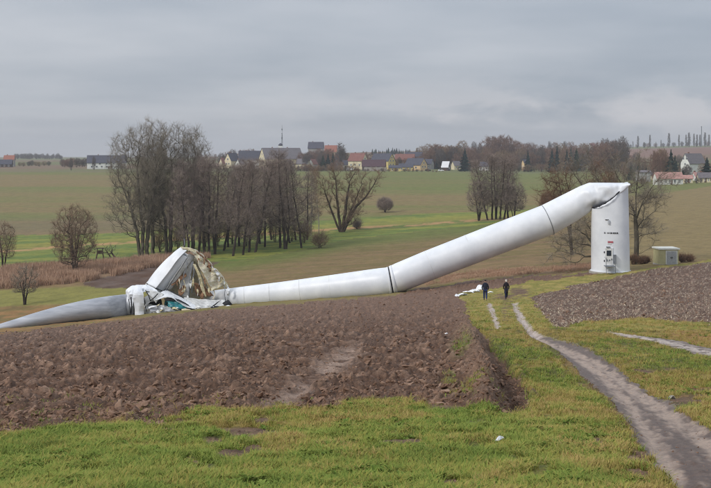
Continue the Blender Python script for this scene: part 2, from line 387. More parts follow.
# valley field, striped along the contour
s1 = pn(XX/60, DD/3.2, 81); s2 = pn(XX/90, DD/8, 82); s3 = fbm(XX/4, DD/4, 3, 83)
vf = mixa(L(110, 96, 60)+C*0, L(124, 102, 72)+C*0, sm(-.4, .4, s1+.3*s3))
mg = np.exp(-((YY-m_b-3)/7)**2); vf = mixa(vf, L(96, 104, 52)+C*0, mg*.9*sm(620, 540, UU))
vf = mixa(vf, L(118, 118, 56)+C*0, np.clip(np.exp(-((YY-(PLE-4))/5)**2)*.4*(UU < 400), 0, 1))
gl = sm(292, 284, UU*0+YY-0)*0
lg = (UU < 150)
gtop = np.interp(UU, [-900,0,98,150,170], [310,290,285.5,288,287]); gbot = np.interp(UU, [-900,0,98,150], [328,307,303,296])
gb = sm(-1.5, 1.5, YY-gtop)*sm(1.5, -1.5, YY-gbot)*lg
vf = mixa(vf, L(124, 120, 62)+C*0, gb*.9)
ob = sm(-1, 2, YY-gbot)*sm(150, 110, UU)
vf = mixa(vf, mixa(L(138, 104, 66)+C*0, L(112, 96, 58)+C*0, sm(-.3, .4, s3)), ob*.9)
op = inpoly(ju, jy, old_patch); vf = np.where(op[..., None], L(94, 76, 66)+.03*s3[..., None], vf)
rb = np.exp(-((YY-(PLE-5))/3.6)**2)*sm(400, 440, UU)*sm(612, 590, UU); vf = mixa(vf, L(148, 114, 92)+C*0, rb*.8*sm(-.5, .1, s3))
rgt = sm(590, 640, UU); vf = mixa(vf, L(128, 112, 76)+C*0, rgt*sm(0, 4, PLE-YY)*.8)
C = np.where((REG == 3)[..., None], vf, C)
md = mixa(L(92, 108, 52)+C*0, L(124, 126, 58)+C*0, sm(-.3, .4, s1+.4*s3))
py_ = np.interp(UU, [-900,9,63,120,200,290,345,420,458,480,600], [262,251,246.5,243,238,232,228.5,224.5,221.5,220,212])
md = mixa(md, L(176, 132, 98)+C*0, np.exp(-((YY-py_)/1.3)**2)*sm(-.4, .1, s3+.15)*.9)
md = mixa(md, L(140, 128, 62)+C*0, np.exp(-((YY-py_+3)/2.5)**2)*.5)
C = np.where((REG == 4)[..., None], md, C)
C = np.where((REG == 5)[..., None], mixa(L(140, 112, 92)+C*0, L(118, 98, 74)+C*0, sm(-.3, .3, s3)), C)
t = (YY-160)
b_ = pn(XX/400, YY/7.5, 91)*.9+pn(XX/500, YY/2.0, 92)*.5+.15*fbm(XX/25, DD/60, 3, 93)
ff = mixa(L(104, 108, 58)+C*0, L(124, 106, 72)+C*0, sm(-.7, .7, b_+.05-.5*np.exp(-((YY-172)/4)**2)))
ff = mixa(ff, L(112, 96, 76)+C*0, np.exp(-((YY-(m_t-8))/9)**2)*.65*sm(330, 200, UU))
ff = mixa(ff, L(122, 104, 74)+C*0, .55*sm(560, 640, UU)*sm(190, 205, YY))
C = np.where((REG == 6)[..., None], ff, C)
hs = mixa(L(104, 106, 70)+C*0, L(118, 98, 80)+C*0, sm(-.2, .3, b_))
redh = sm(1150, 1250, DD)*sm(1900, 1850, DD)*sm(575, 600, UU); hs = mixa(hs, L(124, 96, 84)+C*0, redh)
crh = sm(1000, 1100, DD)*sm(340, 370, UU)*sm(480, 440, UU); hs = mixa(hs, L(128, 112, 96)+C*0, crh*.9)
C = np.where((REG == 7)[..., None], hs, C)
C = np.clip(C, .01, .9)

M_turf = mat_ground('turf_soil', 4, 30, .45, 1.45, .95, .5, 22)
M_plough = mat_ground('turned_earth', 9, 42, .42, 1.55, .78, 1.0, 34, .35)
M_mud = mat_ground('wet_mud', 7.0, 30, .62, 1.3, .42, .5, 24, .5)
M_field = mat_ground('winter_crop', .35, 2.2, .74, 1.22, .95, .3, 3)
names = {0: ('grass_verge', M_turf), 1: ('ploughed_field', M_plough), 2: ('ploughed_field', M_plough), 3: ('valley_field', M_field), 4: ('meadow', M_field),
         5: ('reed_bed', M_field), 6: ('far_field', M_field), 7: ('hillside', M_field), 8: ('dirt_track', M_mud), 9: ('dirt_track', M_mud), 10: ('dirt_track', M_mud)}
VV = np.stack([XX, DD, ZZ], -1).reshape(-1, 3); CC = C.reshape(-1, 3)
idx = np.arange(nr*nc).reshape(nr, nc)
Q = np.stack([idx[:-1, :-1], idx[:-1, 1:], idx[1:, 1:], idx[1:, :-1]], -1).reshape(-1, 4)
FR = REG[:-1, :-1].reshape(-1)
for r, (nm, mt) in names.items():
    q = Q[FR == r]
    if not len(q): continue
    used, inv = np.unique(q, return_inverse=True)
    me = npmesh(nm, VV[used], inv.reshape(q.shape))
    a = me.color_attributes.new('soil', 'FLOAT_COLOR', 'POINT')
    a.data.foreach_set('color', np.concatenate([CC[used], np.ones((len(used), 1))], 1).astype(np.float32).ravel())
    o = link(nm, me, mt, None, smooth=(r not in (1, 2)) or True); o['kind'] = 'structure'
def surf(u, D):
    """height of the finished land (with clods) under a point"""
    i = np.clip(np.searchsorted(Ds, D)-1, 0, nr-2); j = np.clip(np.searchsorted(us, u)-1, 0, nc-2)
    fi = (D-Ds[i])/(Ds[i+1]-Ds[i]); fj = (u-us[j])/(us[j+1]-us[j])
    return (ZZ[i, j]*(1-fi)*(1-fj)+ZZ[i+1, j]*fi*(1-fj)+ZZ[i, j+1]*(1-fi)*fj+ZZ[i+1, j+1]*fi*fj)
def regat(u, D):
    i = np.clip(np.searchsorted(Ds, D), 0, nr-1); j = np.clip(np.searchsorted(us, u), 0, nc-1)
    return REG[i, j], bare[i, j], YY[i, j], gy[i, j], rm[i, j]/wid[i, j]

bl_, bh_ = float(ZZ.min())-1.0, float(max(ZZ.max(), CZ+20))+12
hz = MB().box(-9000, 9000, -60, 6060, bl_, bh_).build('haze', None); hz['kind'] = 'stuff'
hm = bpy.data.materials.new('air'); hm.use_nodes = True; hn = hm.node_tree; hn.nodes.clear()
ho = N(hn, 'ShaderNodeOutputMaterial'); pv = N(hn, 'ShaderNodeVolumePrincipled'); pv.inputs['Color'].default_value = (.90, .92, .96, 1); pv.inputs['Density'].default_value = .00017; pv.inputs['Anisotropy'].default_value = .2
LK(hn, pv.outputs[0], ho.inputs['Volume']); hz.data.materials.append(hm)
# ------------------------------------------------------------------ the collapsed turbine
M_white = mat('turbine_paint', (228, 230, 233), .40, .4, .03, .35, .05, 6, c2=(208, 211, 216))
M_white2 = mat('gelcoat_dirty', (218, 218, 216), .45, .4, .1, 1.6, .2, 9, c2=(176, 176, 174))
M_blade = mat('blade_underside', (176, 178, 184), .5, .35, .08, .9, .1, 8, c2=(146, 149, 156), stretch=(.3, 1, 3))
M_dark = mat('black_parts_and_gaps', (34, 34, 38), .7, .3, .2, 3)  # black of real fittings, also used for shaded gaps in the wreck
M_steel = mat('grey_steel', (120, 124, 130), .5, .5, .12, 3, .1)
M_teal = mat('teal_machine_paint', (38, 128, 132), .4, .45, .2, 2.5, .1, c2=(16, 84, 96))
M_blue = mat('blue_machine_paint', (42, 92, 140), .4, .4, .2, 2)
M_concrete = mat('concrete', (168, 164, 156), .9, .2, .12, 4, .3)
M_glass = mat('dark_glass', (38, 48, 60), .15, .6, .1, 1)
M_shell = mat('light_grey_box', (176, 180, 186), .5, .4, .06, 4)
M_red = mat('red_print', (176, 96, 104), .6, .3, .1, 5)

def ring(u, y, D, b, tilt, n=64, a=None, yaw=0.0, sq=None):
    """a hoop seen edge-on: centre at (u, y), half height b px, leaning by tilt degrees; a = half depth px"""
    a = b if a is None else a
    c = P(u, y, D); s = D/F; t = R(tilt); up = Vector((-math.sin(t), 0, math.cos(t))); dp = Vector((math.sin(yaw), math.cos(yaw), 0))
    sq = 2+1.6*min(max((a/max(b, .3)-1)*1.2, 0), 1) if sq is None else sq
    sp_ = lambda t: math.copysign(abs(t)**(2/sq), t)
    return [c + up*(b*s*sp_(math.cos(2*math.pi*i/n))) - dp*(a*s*sp_(math.sin(2*math.pi*i/n))) for i in range(n)]
def loft(name, rings, m, parent, cap=(False, False), smooth=True, thick=0):
    n = len(rings[0]); V = [p for r in rings for p in r]; Fs = []
    for i in range(len(rings)-1):
        for j in range(n):
            Fs.append((i*n+j, i*n+(j+1) % n, (i+1)*n+(j+1) % n, (i+1)*n+j))
    if cap[0]: Fs.append(tuple(reversed(range(n))))
    if cap[1]: Fs.append(tuple((len(rings)-1)*n+j for j in range(n)))
    o = link(name, pymesh(name, V, Fs), m, parent, smooth)
    if thick:
        md = o.modifiers.new('s', 'SOLIDIFY'); md.thickness = thick; md.offset = 0
    return o
def interp_rings(spec, sub=5, dent=None, **kw):
    out_ = []
    A = np.array([list(s)+[s[3]]*(6-len(s)) if len(s) == 5 else s for s in spec], float)   # u y D b tilt a
    n = len(A); ts = np.arange(0, (n-1)*sub+1)/sub
    for t in ts:
        i = min(int(t), n-2); f = t-i
        p0 = A[max(i-1, 0)]; p1 = A[i]; p2 = A[i+1]; p3 = A[min(i+2, n-1)]
        v = p1*(1-f)+p2*f if kw.get('linear') else .5*((2*p1)+(-p0+p2)*f+(2*p0-5*p1+4*p2-p3)*f*f+(-p0+3*p1-3*p2+p3)*f**3)
        out_.append(ring(v[0], v[1], v[2], max(v[3], .2), v[4], kw.get('n', 64), max(v[5], .2)))
    return out_

turb = empty('collapsed_wind_turbine', GD(606, 127), 0, 'white wind turbine with its tower folded over and bent down to a smashed nacelle', 'wind turbine')
TP = turb.location.copy()
turb.location = (0, 0, 0)
D0 = 127.5; cxm = xof(610.5, D0); gb0 = gz(cxm, D0)
# standing stump: its rim rises from left to right along the crease
def stump():
    n = 72; rows = 26; V = []; Fs = []
    for i in range(rows+1):
        f = i/rows
        for j in range(n):
            t = 2*math.pi*j/n; cx_, sy_ = math.cos(t), math.sin(t)
            rad = 18.8*D0/F*(1-.05*f)
            uu = 610.5+cx_*18.0
            ytop = 208.5-25*max(0, (uu-592.5)/35)**1.7
            ytop -= 2.0*max(sy_, 0)+3.2*max(-sy_, 0)
            ztop = zof(ytop, D0); z = gb0-.2+(ztop-gb0+.2)*f
            dent = 1-.06*f**6*max(0, math.sin(3*t))
            V.append((cxm+cx_*rad*dent-(.0+.10*f), D0+sy_*rad*dent, z))
    for i in range(rows):
        for j in range(n):
            Fs.append((i*n+j, i*n+(j+1) % n, (i+1)*n+(j+1) % n, (i+1)*n+j))
    me = pymesh('tower_base', V, Fs); o = link('tower_base', me, M_white, turb, True)
    md = o.modifiers.new('s', 'SOLIDIFY'); md.thickness = .05; md.offset = 0
stump()
rad0 = 18.8*D0/F
mb = MB(); mb.tube([(cxm, D0, gb0-.5), (cxm, D0, gb0+.14)], rad0+.28, 56); mb.build('foundation', M_concrete, turb)
mb = MB()
for k in range(72):
    t = 2*math.pi*k/72; mb.tube([(cxm+math.cos(t)*(rad0+.10), D0+math.sin(t)*(rad0+.10), gb0+.14), (cxm+math.cos(t)*(rad0+.10), D0+math.sin(t)*(rad0+.10), gb0+.22)], .03, 6)
mb.tube([(cxm, D0, gb0+.14), (cxm, D0, gb0+.20)], rad0+.14, 64); mb.build('base_flange', M_white, turb)
fr = D0-rad0      # front of the shell
def onshell(u, y, off=.0):
    x = xof(u, fr); dx = x-cxm; d = D0-math.sqrt(max(rad0**2*.97-dx*dx, .01))-off
    return Vector((x, d, zof(y, fr)))
def plate(name, u0, u1, y0, y1, off, th, m, parent):
    a = onshell((u0+u1)/2, (y0+y1)/2, off); w = (u1-u0)*fr/F; h = (y1-y0)*fr/F
    ang = math.atan2(a.x-cxm, -(a.y-D0)); M = Matrix.Translation(a) @ Matrix.Rotation(ang, 4, 'Z')
    b = MB().box(-w/2, w/2, -th, 0.02, -h/2, h/2, M); return b.build(name, m, parent)
dr = plate('door', 605.8, 612.4, 248.5, 265.5, .02, .07, M_white2, turb)
plate('door_frame', 605.0, 613.2, 247.6, 266, .0, .05, M_white, turb)
w_ = plate('window', 606.8, 611.2, 250.6, 255.8, .10, .03, M_glass, dr); plate('handle', 611.3, 611.9, 258.5, 260.2, .10, .06, M_dark, dr)
plate('vent', 606.6, 608.0, 259.5, 261.4, .10, .03, M_steel, dr); plate('vent', 609.0, 610.4, 259.5, 261.0, .10, .03, M_steel, dr)
plate('hinge', 604.6, 605.6, 251.6, 253.2, .05, .10, M_dark, turb); plate('hinge', 604.6, 605.6, 260.2, 261.8, .05, .10, M_dark, turb)
# landing with steps in front of the door
lx0, lx1 = xof(604.0, fr), xof(613.5, fr); lz = zof(265.3, fr); gzf = gz(cxm, fr-.8)
pf_ = MB().box(lx0, lx1, fr-1.1, fr+.1, lz-.08, lz).build('landing', M_steel, turb)
for k in range(3):
    MB().box(lx0+.05, lx1-.25, fr-1.1-.28*(k+1), fr-1.1-.28*k+.03, lz-.08-.2*(k+1)-.04, lz-.08-.2*(k+1)+.02).build('step', M_steel, turb)
for x in (lx0, lx1-.05):
    MB().box(x, x+.05, fr-1.05, fr-.98, gzf-.3, lz-.081).build('landing_leg', M_steel, turb)
    MB().tube([(x+.025, fr-1.05, lz), (x+.025, fr-1.05, lz+.95), (x+.025, fr+.05, lz+.95)], .02, 6).build('handrail', M_steel, turb)
plate('control_box', 613.3, 615.6, 254.5, 263.5, .05, .35, M_steel, turb)
plate('lamp', 606.5, 610.2, 246.6, 247.4, .05, .18, M_steel, turb)
plate('bracket', 605.6, 609.2, 219.6, 220.2, .02, .05, M_dark, turb)
plate('camera_box', 608.2, 609.8, 220.2, 223.8, .03, .16, M_shell, turb)
# the black lettering (too small to read in the photograph) and the red notice below it
lt = MB(); rr = random.Random(4); uu = 604.6
for k, wdt in enumerate([1.05, 1.0, 0, .9, .95, .9, .95, .9, .95, .9, .95, .9, .9]):
    if wdt == 0: uu += .7; continue
    a = onshell(uu+wdt/2, 233.1, .03); s = fr/F; ang = math.atan2(a.x-cxm, -(a.y-D0)); M = Matrix.Translation(a) @ Matrix.Rotation(ang, 4, 'Z')
    w2 = wdt*.36*s; h2 = .78*s; q = .012
    lt.box(-w2, -w2+.05, -.012, 0, -h2, h2, M)
    if k % 3 != 1: lt.box(w2-.05, w2, -.012, 0, -h2, h2, M)
    if k % 2 == 0: lt.box(-w2+.05, w2-.05, -.012, 0, h2-.05, h2, M)
    lt.box(-w2+.05, w2-.05, -.012, 0, -.025, .025, M)
    if k % 4 != 3: lt.box(-w2+.05, w2-.05, -.012, 0, -h2, -h2+.05, M)
    uu += wdt+.16
lt.build('lettering', M_dark, turb)['kind'] = 'stuff'
pn1 = plate('notice', 608.0, 613.2, 241.2, 243.0, .03, .015, M_red, turb); plate('notice', 608.0, 611.4, 243.2, 244.6, .03, .015, M_white2, turb)

# bent tower: from the crease down to the flange, then along the ground to the nacelle
rA = interp_rings([(394.5,279.2,131.2,14.0,16),(400,277.2,131.1,14.5,20),(430,265,130.8,14.9,22),(490,241.8,130,15.3,22),(547,220.1,129.2,15.6,22),(570,207.8,128.8,14.9,22),(584,199.6,128.4,13.9,19),(592,195.2,128.1,12.8,12,13.6),(604,193.0,127.8,10.4,5,15.8),(613,190.2,127.6,7.4,2,17.0),(620,187.2,127.5,4.3,0,17.6),(626,184.2,127.5,1.3,0,17.6)], 8, linear=True)
for r_ in rA:
    for q_, p_ in enumerate(r_):
        k_ = sm(xof(566, 128), xof(600, 128), np.array(p_.x)); cx0 = sum((v.x for v in r_), 0)/len(r_)
        if k_ > 0:
            w_ = .05*math.sin(p_.x*2.1+p_.z*2.5+p_.y*1.1)+.20*mnoise.noise(p_*.9)+.10*mnoise.noise(Vector((p_.x*2.6, p_.y, p_.z*1.2))); p_.y -= float(k_)*w_*1.3; p_.z += float(k_)*w_*.30*(p_.z < zof(186, 127.5))
loft('tower_section', rA, M_white, turb, cap=(False, True))
rB = interp_rings([(389.5,281.6,131.4,14.3,9),(375,283.2,131.8,14.3,6),(330,288.2,133.8,12.9,6),(280,293.5,136.4,11.4,6),(225,298.9,139.8,9.9,6),(203,301.2,141.2,9.2,6)], 6)
loft('tower_section', rB, M_white, turb, cap=(False, True))
loft('flange', interp_rings([(388.0,281.9,131.42,14.6,9),(390.2,281.2,131.4,14.6,10)], 1), M_white, turb, (True, True))
loft('flange', interp_rings([(391.4,280.5,131.25,14.5,11),(394.6,279.1,131.2,14.4,14)], 1), M_white, turb, (True, True))
loft('flange_gap_shade', interp_rings([(389.4,281.7,131.4,13.9,9),(393.2,279.8,131.2,13.6,12)], 1), M_dark, turb, (True, True))  # solid dark ring standing in for the shade inside the joint
loft('weld_seam', interp_rings([(547.2,220.2,129.2,15.82,22),(547.9,219.9,129.18,15.82,22)], 1), M_steel, turb)
for (u_, y_, d_, b_, t_) in [(430,265.0,130.8,14.95,22),(510,234.3,129.75,15.48,22),(360,284.9,132.45,13.95,6),(330,288.2,133.8,12.95,6),(300,291.4,135.3,12.1,6),(270,294.5,136.95,11.2,6),(245,296.9,138.5,10.5,6)]:
    loft('weld_seam', interp_rings([(u_, y_, d_, b_, t_), (u_+.25, y_-.05, d_, b_, t_)], 1), M_white2, turb)
loft('weld_seam', interp_rings([(470,249.2,130.3,15.26,22),(470.3,249.1,130.3,15.26,22)], 1), M_white2, turb)
# crease: dark tube along the torn fold, standing in for its shade
lip = MB(); rl = random.Random(3)
pts = []; 
for k in range(40):
    f = k/39; uu = 592.0+33.6*f; yy = 207.6-25*max(0, (uu-592.5)/35)**1.7; sx = (uu-610.5)/18.0; dd = D0-rad0*math.sqrt(max(1-sx*sx, .0))-.04
    pts.append(Vector((xof(uu, dd), dd, zof(yy, dd)+rl.uniform(-.03, .03))))
lip.tube(pts, [.06+.02*math.sin(k*.9) for k in range(40)], 6); lip.build('crease_tear_shade', M_dark, turb, True)
for (u0, y0, u1, y1, w) in [(622, 184, 625.6, 189, .22), (618.6, 190, 622.5, 194, .18), (624.2, 183.6, 627, 186.4, .16)]:
    MB().tube([P(u0, y0, D0-rad0*.55), P((u0+u1)/2, (y0+y1)/2-.8, D0-rad0*.6), P(u1, y1, D0-rad0*.5)], [w, w*1.2, w*.4], 6).build('torn_edge', M_white2, turb, True)

# rotor blade lying on the earth, root at the hub
bl = []
n = 40
for (u, y, D, h, dpt, tw) in [(134,304.6,136.6,10.4,10.4,0),(128.5,305.0,136.0,10.9,11.0,0),(121,305.9,134.6,11.0,11.6,0),(112,306.8,133.2,10.9,12.4,1),(98,308.7,132.4,10.7,13.4,2),(82,311.0,131.6,10.0,13.2,3),(65.6,313.8,130.8,9.1,12.2,4),(49,317.2,130.2,8.1,11.2,4),(33,320.6,129.6,6.9,10.0,5),(16,324.4,129.2,5.3,8.6,6),(0,327.8,129,3.8,7,7),(-14,330.6,129,2.2,5,7),(-26,333.2,129,.7,3,7)]:
    c = P(u, y, D); s = D/F; r_ = []
    for i in range(n):
        t = 2*math.pi*i/n; zz = math.cos(t)*h*s; yy = math.sin(t)*dpt*s
        k = 1-.35*max(0, math.sin(t))*(1 if dpt > h+.5 else 0)
        r_.append(c+Vector((-.18*zz, yy, zz*k)))
    bl.append(r_)
fine = []
for i in range(len(bl)-1):
    for q in range(4):
        f = q/4; fine.append([a.lerp(b, f) for a, b in zip(bl[i], bl[i+1])])
fine.append(bl[-1])
loft('rotor_blade', fine, M_blade, turb, (True, True))
loft('blade_collar', interp_rings([(129,305.0,136.0,11.6,4),(135,304.6,136.6,12.2,4)], 2), M_white, turb, (True, True))
bt = MB(); bt.tube([P(-6, 331.0, 132.9), P(3, 328.4, 132.8), P(9, 326.6, 132.9)], [.10, .22, .08], 6); bt.build('blade_tip_splinter', M_white2, turb, True)

def sheet(name, rows, m, parent, D=137, thick=.05, wr=.12, seed=0, res=(26, 26), fold=None, wsc=1.3, smooth=True):
    """rows: list of lists of (u, y, dD in metres); crumpled skin through those points"""
    A = np.array([[(p[0], p[1], p[2]) for p in r] for r in rows], float); nr_, nc_ = A.shape[:2]
    def cr(B, t):
        n_ = len(B); t = t*(n_-1); i = min(int(t), n_-2); f = t-i
        p0, p1, p2, p3 = B[max(i-1, 0)], B[i], B[i+1], B[min(i+2, n_-1)]
        return .5*((2*p1)+(-p0+p2)*f+(2*p0-5*p1+4*p2-p3)*f*f+(-p0+3*p1-3*p2+p3)*f**3) if n_ > 2 else p1*(1-f)+p2*f
    V = []
    for i in range(res[0]+1):
        rowp = np.array([cr(A[:, j], i/res[0]) for j in range(nc_)])
        for j in range(res[1]+1):
            q = cr(rowp, j/res[1]); p = P(q[0], q[1], D+q[2])
            nv = mnoise.noise_vector(p*wsc+Vector((seed*7.1, 0, 0))); n2_ = mnoise.noise_vector(p*wsc*3+Vector((seed*3.1, 5, 0)))
            d = nv*wr+n2_*wr*.35
            V.append(p+Vector((d.x*.6, d.y*1.2, d.z*.6)))
    Fs = [(i*(res[1]+1)+j, i*(res[1]+1)+j+1, (i+1)*(res[1]+1)+j+1, (i+1)*(res[1]+1)+j) for i in range(res[0]) for j in range(res[1])]
    o = link(name, pymesh(name, V, Fs), m, parent, smooth); md = o.modifiers.new('s', 'SOLIDIFY'); md.thickness = thick; md.offset = 0
    return o
def mat_laminate():
    """torn fibreglass: cream to ochre layers running along the tear, brown resin streaks"""
    m, nt, b = mat_base('torn_fibreglass', .7, .3)
    tcn = N(nt, 'ShaderNodeTexCoord'); mpn = N(nt, 'ShaderNodeMapping'); mpn.inputs['Rotation'].default_value = (0, R(-52), 0); mpn.inputs['Scale'].default_value = (.45, .8, 2.2)
    LK(nt, tcn.outputs['Object'], mpn.inputs[0])
    a = N(nt, 'ShaderNodeTexNoise', i_Scale=1.5, i_Detail=6.0, i_Roughness=.62, i_Distortion=.6); LK(nt, mpn.outputs[0], a.inputs[0])
    c = ramp(nt, a.outputs[0], [(.30, lin((116, 80, 58))), (.37, lin((160, 124, 94))), (.43, lin((204, 198, 182))), (.52, lin((190, 180, 146))), (.60, lin((218, 214, 202))), (.67, lin((150, 118, 86)))])
    LK(nt, c, b.inputs['Base Color'])
    bp = N(nt, 'ShaderNodeBump', i_Strength=.5, i_Distance=.06); LK(nt, a.outputs[0], bp.inputs['Height']); LK(nt, bp.outputs[0], b.inputs['Normal'])
    return m
M_lam = mat_laminate()
M_lamb = mat('brown_resin', (156, 118, 88), .8, .2, .2, 3.5, .4, c2=(104, 78, 60))
M_lamy = mat('yellow_laminate', (204, 196, 166), .7, .2, .15, 2.5, .3, c2=(160, 146, 104), stretch=(.6, 1, 2))

# raised root cylinder: outer shell, inner shell showing below the torn skin
rS = interp_rings([(156,288.5,138.4,10.6,55,10.6),(163,279.0,138.4,10.9,56,10.9),(172,268.5,138.4,10.8,57,10.8),(180,259.8,138.4,9.8,58,10.2),(185.5,254.6,138.4,8.2,60,9)], 6, n=56)
loft('blade_root', rS, M_white, turb, (False, False), thick=.06)
loft('root_rim', interp_rings([(154.6,290.4,138.4,11.2,55,11.2),(156.6,287.8,138.4,11.2,55,11.2)], 1, n=56), M_white2, turb, (True, True))
sheet('shell_skin', [[(146.5,283.5,-.2),(160,268,-.2),(172,254,-.2),(181,247.0,.2)], [(149.5,285,-1.1),(163,269.5,-1.1),(174,256,-1.0),(183,248.0,-.5)], [(156,288.5,-1.6),(168,273,-1.6),(178,259.5,-1.4),(187,250.5,-.9)]], M_white, turb, 138.2, .05, .04, 1, (12, 30))
# the strip of inner skin right of the seam
sheet('inner_skin', [[(164.5,292,-1.2),(172,279,-1.3),(181,266,-1.2),(189,253.5,-.7)], [(171.5,289,-.7),(179.5,277,-.8),(188,265.5,-.7),(196,256,-.2)]], M_white2, turb, 138.3, .05, .08, 2, (10, 30))
# torn shell hanging over to the right like a tent
sheet('torn_shell', [[(181,247.6,-.8),(184,247.6,0),(188,248.6,.7)],
                     [(188,249.6,-1.0),(194,250.4,0),(198,252.2,.8)],
                     [(194,255.6,-1.2),(203,258.0,-.2),(207,260.5,.8)],
                     [(200,267,-1.3),(211,266.6,-.3),(216,269.5,.7)],
                     [(206,279,-1.4),(218,276,-.4),(224,278.5,.5)],
                     [(212,291,-1.4),(222,285.5,-.4),(228.5,286.8,.4)]], M_lam, turb, 138.2, .05, .34, 3, (50, 26))
sheet('shell_ridge', [[(181,246.9,-.5),(190,248.2,-.3),(200,254.4,-.2),(210,264.0,-.1),(219,275.2,-.1),(228.6,285.0,0)], [(183,249.0,-.9),(190,250.2,-.9),(199,256.6,-.8),(209,266.6,-.7),(217.5,277.8,-.6),(225.6,287.6,-.5)]], M_lamy, turb, 138.3, .10, .12, 4, (8, 50))
sheet('ridge_edge', [[(196,250.6,.0),(206,258.8,.0),(216,270.0,.1),(223,278.2,.1)], [(197,252.0,-.3),(206.4,260.2,-.3),(215.6,271.4,-.3),(222,279.6,-.2)]], M_lamb, turb, 138.1, .08, .10, 14, (6, 30))
sheet('inner_lining', [[(176,268,.4),(186,258,.6),(193,255,.7),(198,262,.9)], [(171,284,.2),(181,277,.8),(191,276,1.0),(203,277,1.0)], [(170,296,-.2),(181,298,.6),(194,299,.8),(214,297,.8)]], M_lam, turb, 138.8, .05, .25, 5, (34, 34))
sheet('white_lining', [[(186,262,-.3),(190,258,-.2),(194,262,-.2)], [(182,277,-.5),(187,274,-.3),(191,276,-.3)], [(178,294,-.8),(184,297,-.5),(189,299,-.5)]], M_white2, turb, 138.2, .04, .16, 6, (24, 12))
sheet('resin_sheet', [[(171,283,-.8),(180,276,-.6),(186,273,-.4)], [(172,286,-.9),(181,280,-.7),(187,276,-.5)]], M_lamb, turb, 138.1, .05, .12, 7, (8, 20))
sheet('resin_sheet', [[(178,291,-1.1),(181,287,-1.0),(184,285,-.9)], [(179,297,-1.2),(183,294,-1.1),(186,288,-1.0)]], M_lamb, turb, 138.0, .05, .12, 8, (8, 14))
sheet('resin_sheet', [[(194,282,-.4),(200,284,-.3),(208,290,-.2)], [(196,296,-.5),(203,297,-.4),(214,296,-.3)]], M_lamb, turb, 138.0, .05, .14, 9, (10, 16))
sheet('yellow_strip', [[(193,264,-1.2),(198,276,-1.3),(201,288,-1.3),(205,297,-1.2)], [(196,264,-1.2),(201,276,-1.4),(204,288,-1.3),(207,297,-1.2)]], M_lamy, turb, 138.1, .05, .14, 10, (5, 26))
for (a, b, c, r_) in [((192,262,-1),(190,276,-1.1),(189,296,-1.1),.06), ((194,266,-1),(192.5,280,-1),(192,293,-1),.08), ((183,247,-.5),(184.6,243,-.4),(184,238.5,-.3),.05), ((224,286,-1.2),(224.6,294,-1.4),(225.5,302,-1.5),.05), ((187,262,-1),(184,274,-1.2),(181,290,-1.4),.05)]:
    pts = [P(p[0], p[1], 138+p[2]) for p in (a, b, c)]; MB().tube([pts[0], (pts[0]+pts[1])/2+Vector((.1, 0, 0)), pts[1], pts[2]], r_, 6).build('hanging_cable', M_steel, turb, True)
# hub and spinner: crumpled white shell with an upright band
sheet('spinner_cover', [[(125.5,297,-.2),(126.5,290,-.2),(131,286.4,0),(139,285.2,.2),(148,285.0,.4)], [(129,300,-1.7),(130,293,-1.9),(135,289.4,-1.7),(143,288.0,-1.4),(153,288.0,-.9)], [(132,314.5,-1.9),(133,302,-2.5),(137,295,-2.5),(146,292,-2.1),(160,292.5,-1.3)]], M_white, turb, 136.8, .05, .34, 11, (26, 40), wsc=1.1, smooth=False)
sheet('spinner_band', [[(133.5,287.2,-1.7),(137.5,286.2,-1.7),(141.5,286.8,-1.6)], [(133.2,296,-2.7),(138.6,295,-2.9),(143.6,296,-2.7)], [(135.4,315.4,-2.6),(139.6,315.4,-2.8),(144.0,315.2,-2.5)]], M_white, turb, 136.6, .10, .16, 12, (16, 8), wsc=1.0, smooth=False)
sheet('hub_plate', [[(144,297,-1.9),(152,293.5,-1.6),(160,293.0,-1.3)], [(146,306,-2.2),(151,301,-2.0),(157,297,-1.6)]], M_white2, turb, 136.6, .06, .1, 13, (12, 16))
sheet('hub_plate', [[(147,289.0,-1.4),(156,291,-1.5),(164,294,-1.4)], [(146,293,-1.9),(152,298,-2.1),(156,303,-2.1)]], M_white2, turb, 136.7, .05, .1, 15, (12, 14))
hb = MB(); hb.tube([P(146, 305, 136.4), P(152, 303, 136.8), P(160, 301, 137.2)], [.9, 1.15, 1.0], 20); hb.build('hub', M_dark, turb, True)
for (a, b, r_) in [((131,297),(131,314),.14), ((128.6,299),(130,313),.08), ((145.5,290),(150.5,301),.10), ((150,301),(158,293.5),.10), ((146,314),(133,313.5),.12), ((142.6,299),(146.5,312),.07)]:
    MB().tube([P(a[0], a[1], 134.1), P((a[0]+b[0])/2+.6, (a[1]+b[1])/2, 133.95), P(b[0], b[1], 134.1)], r_*.6, 6).build('broken_frame', M_dark, turb, True)
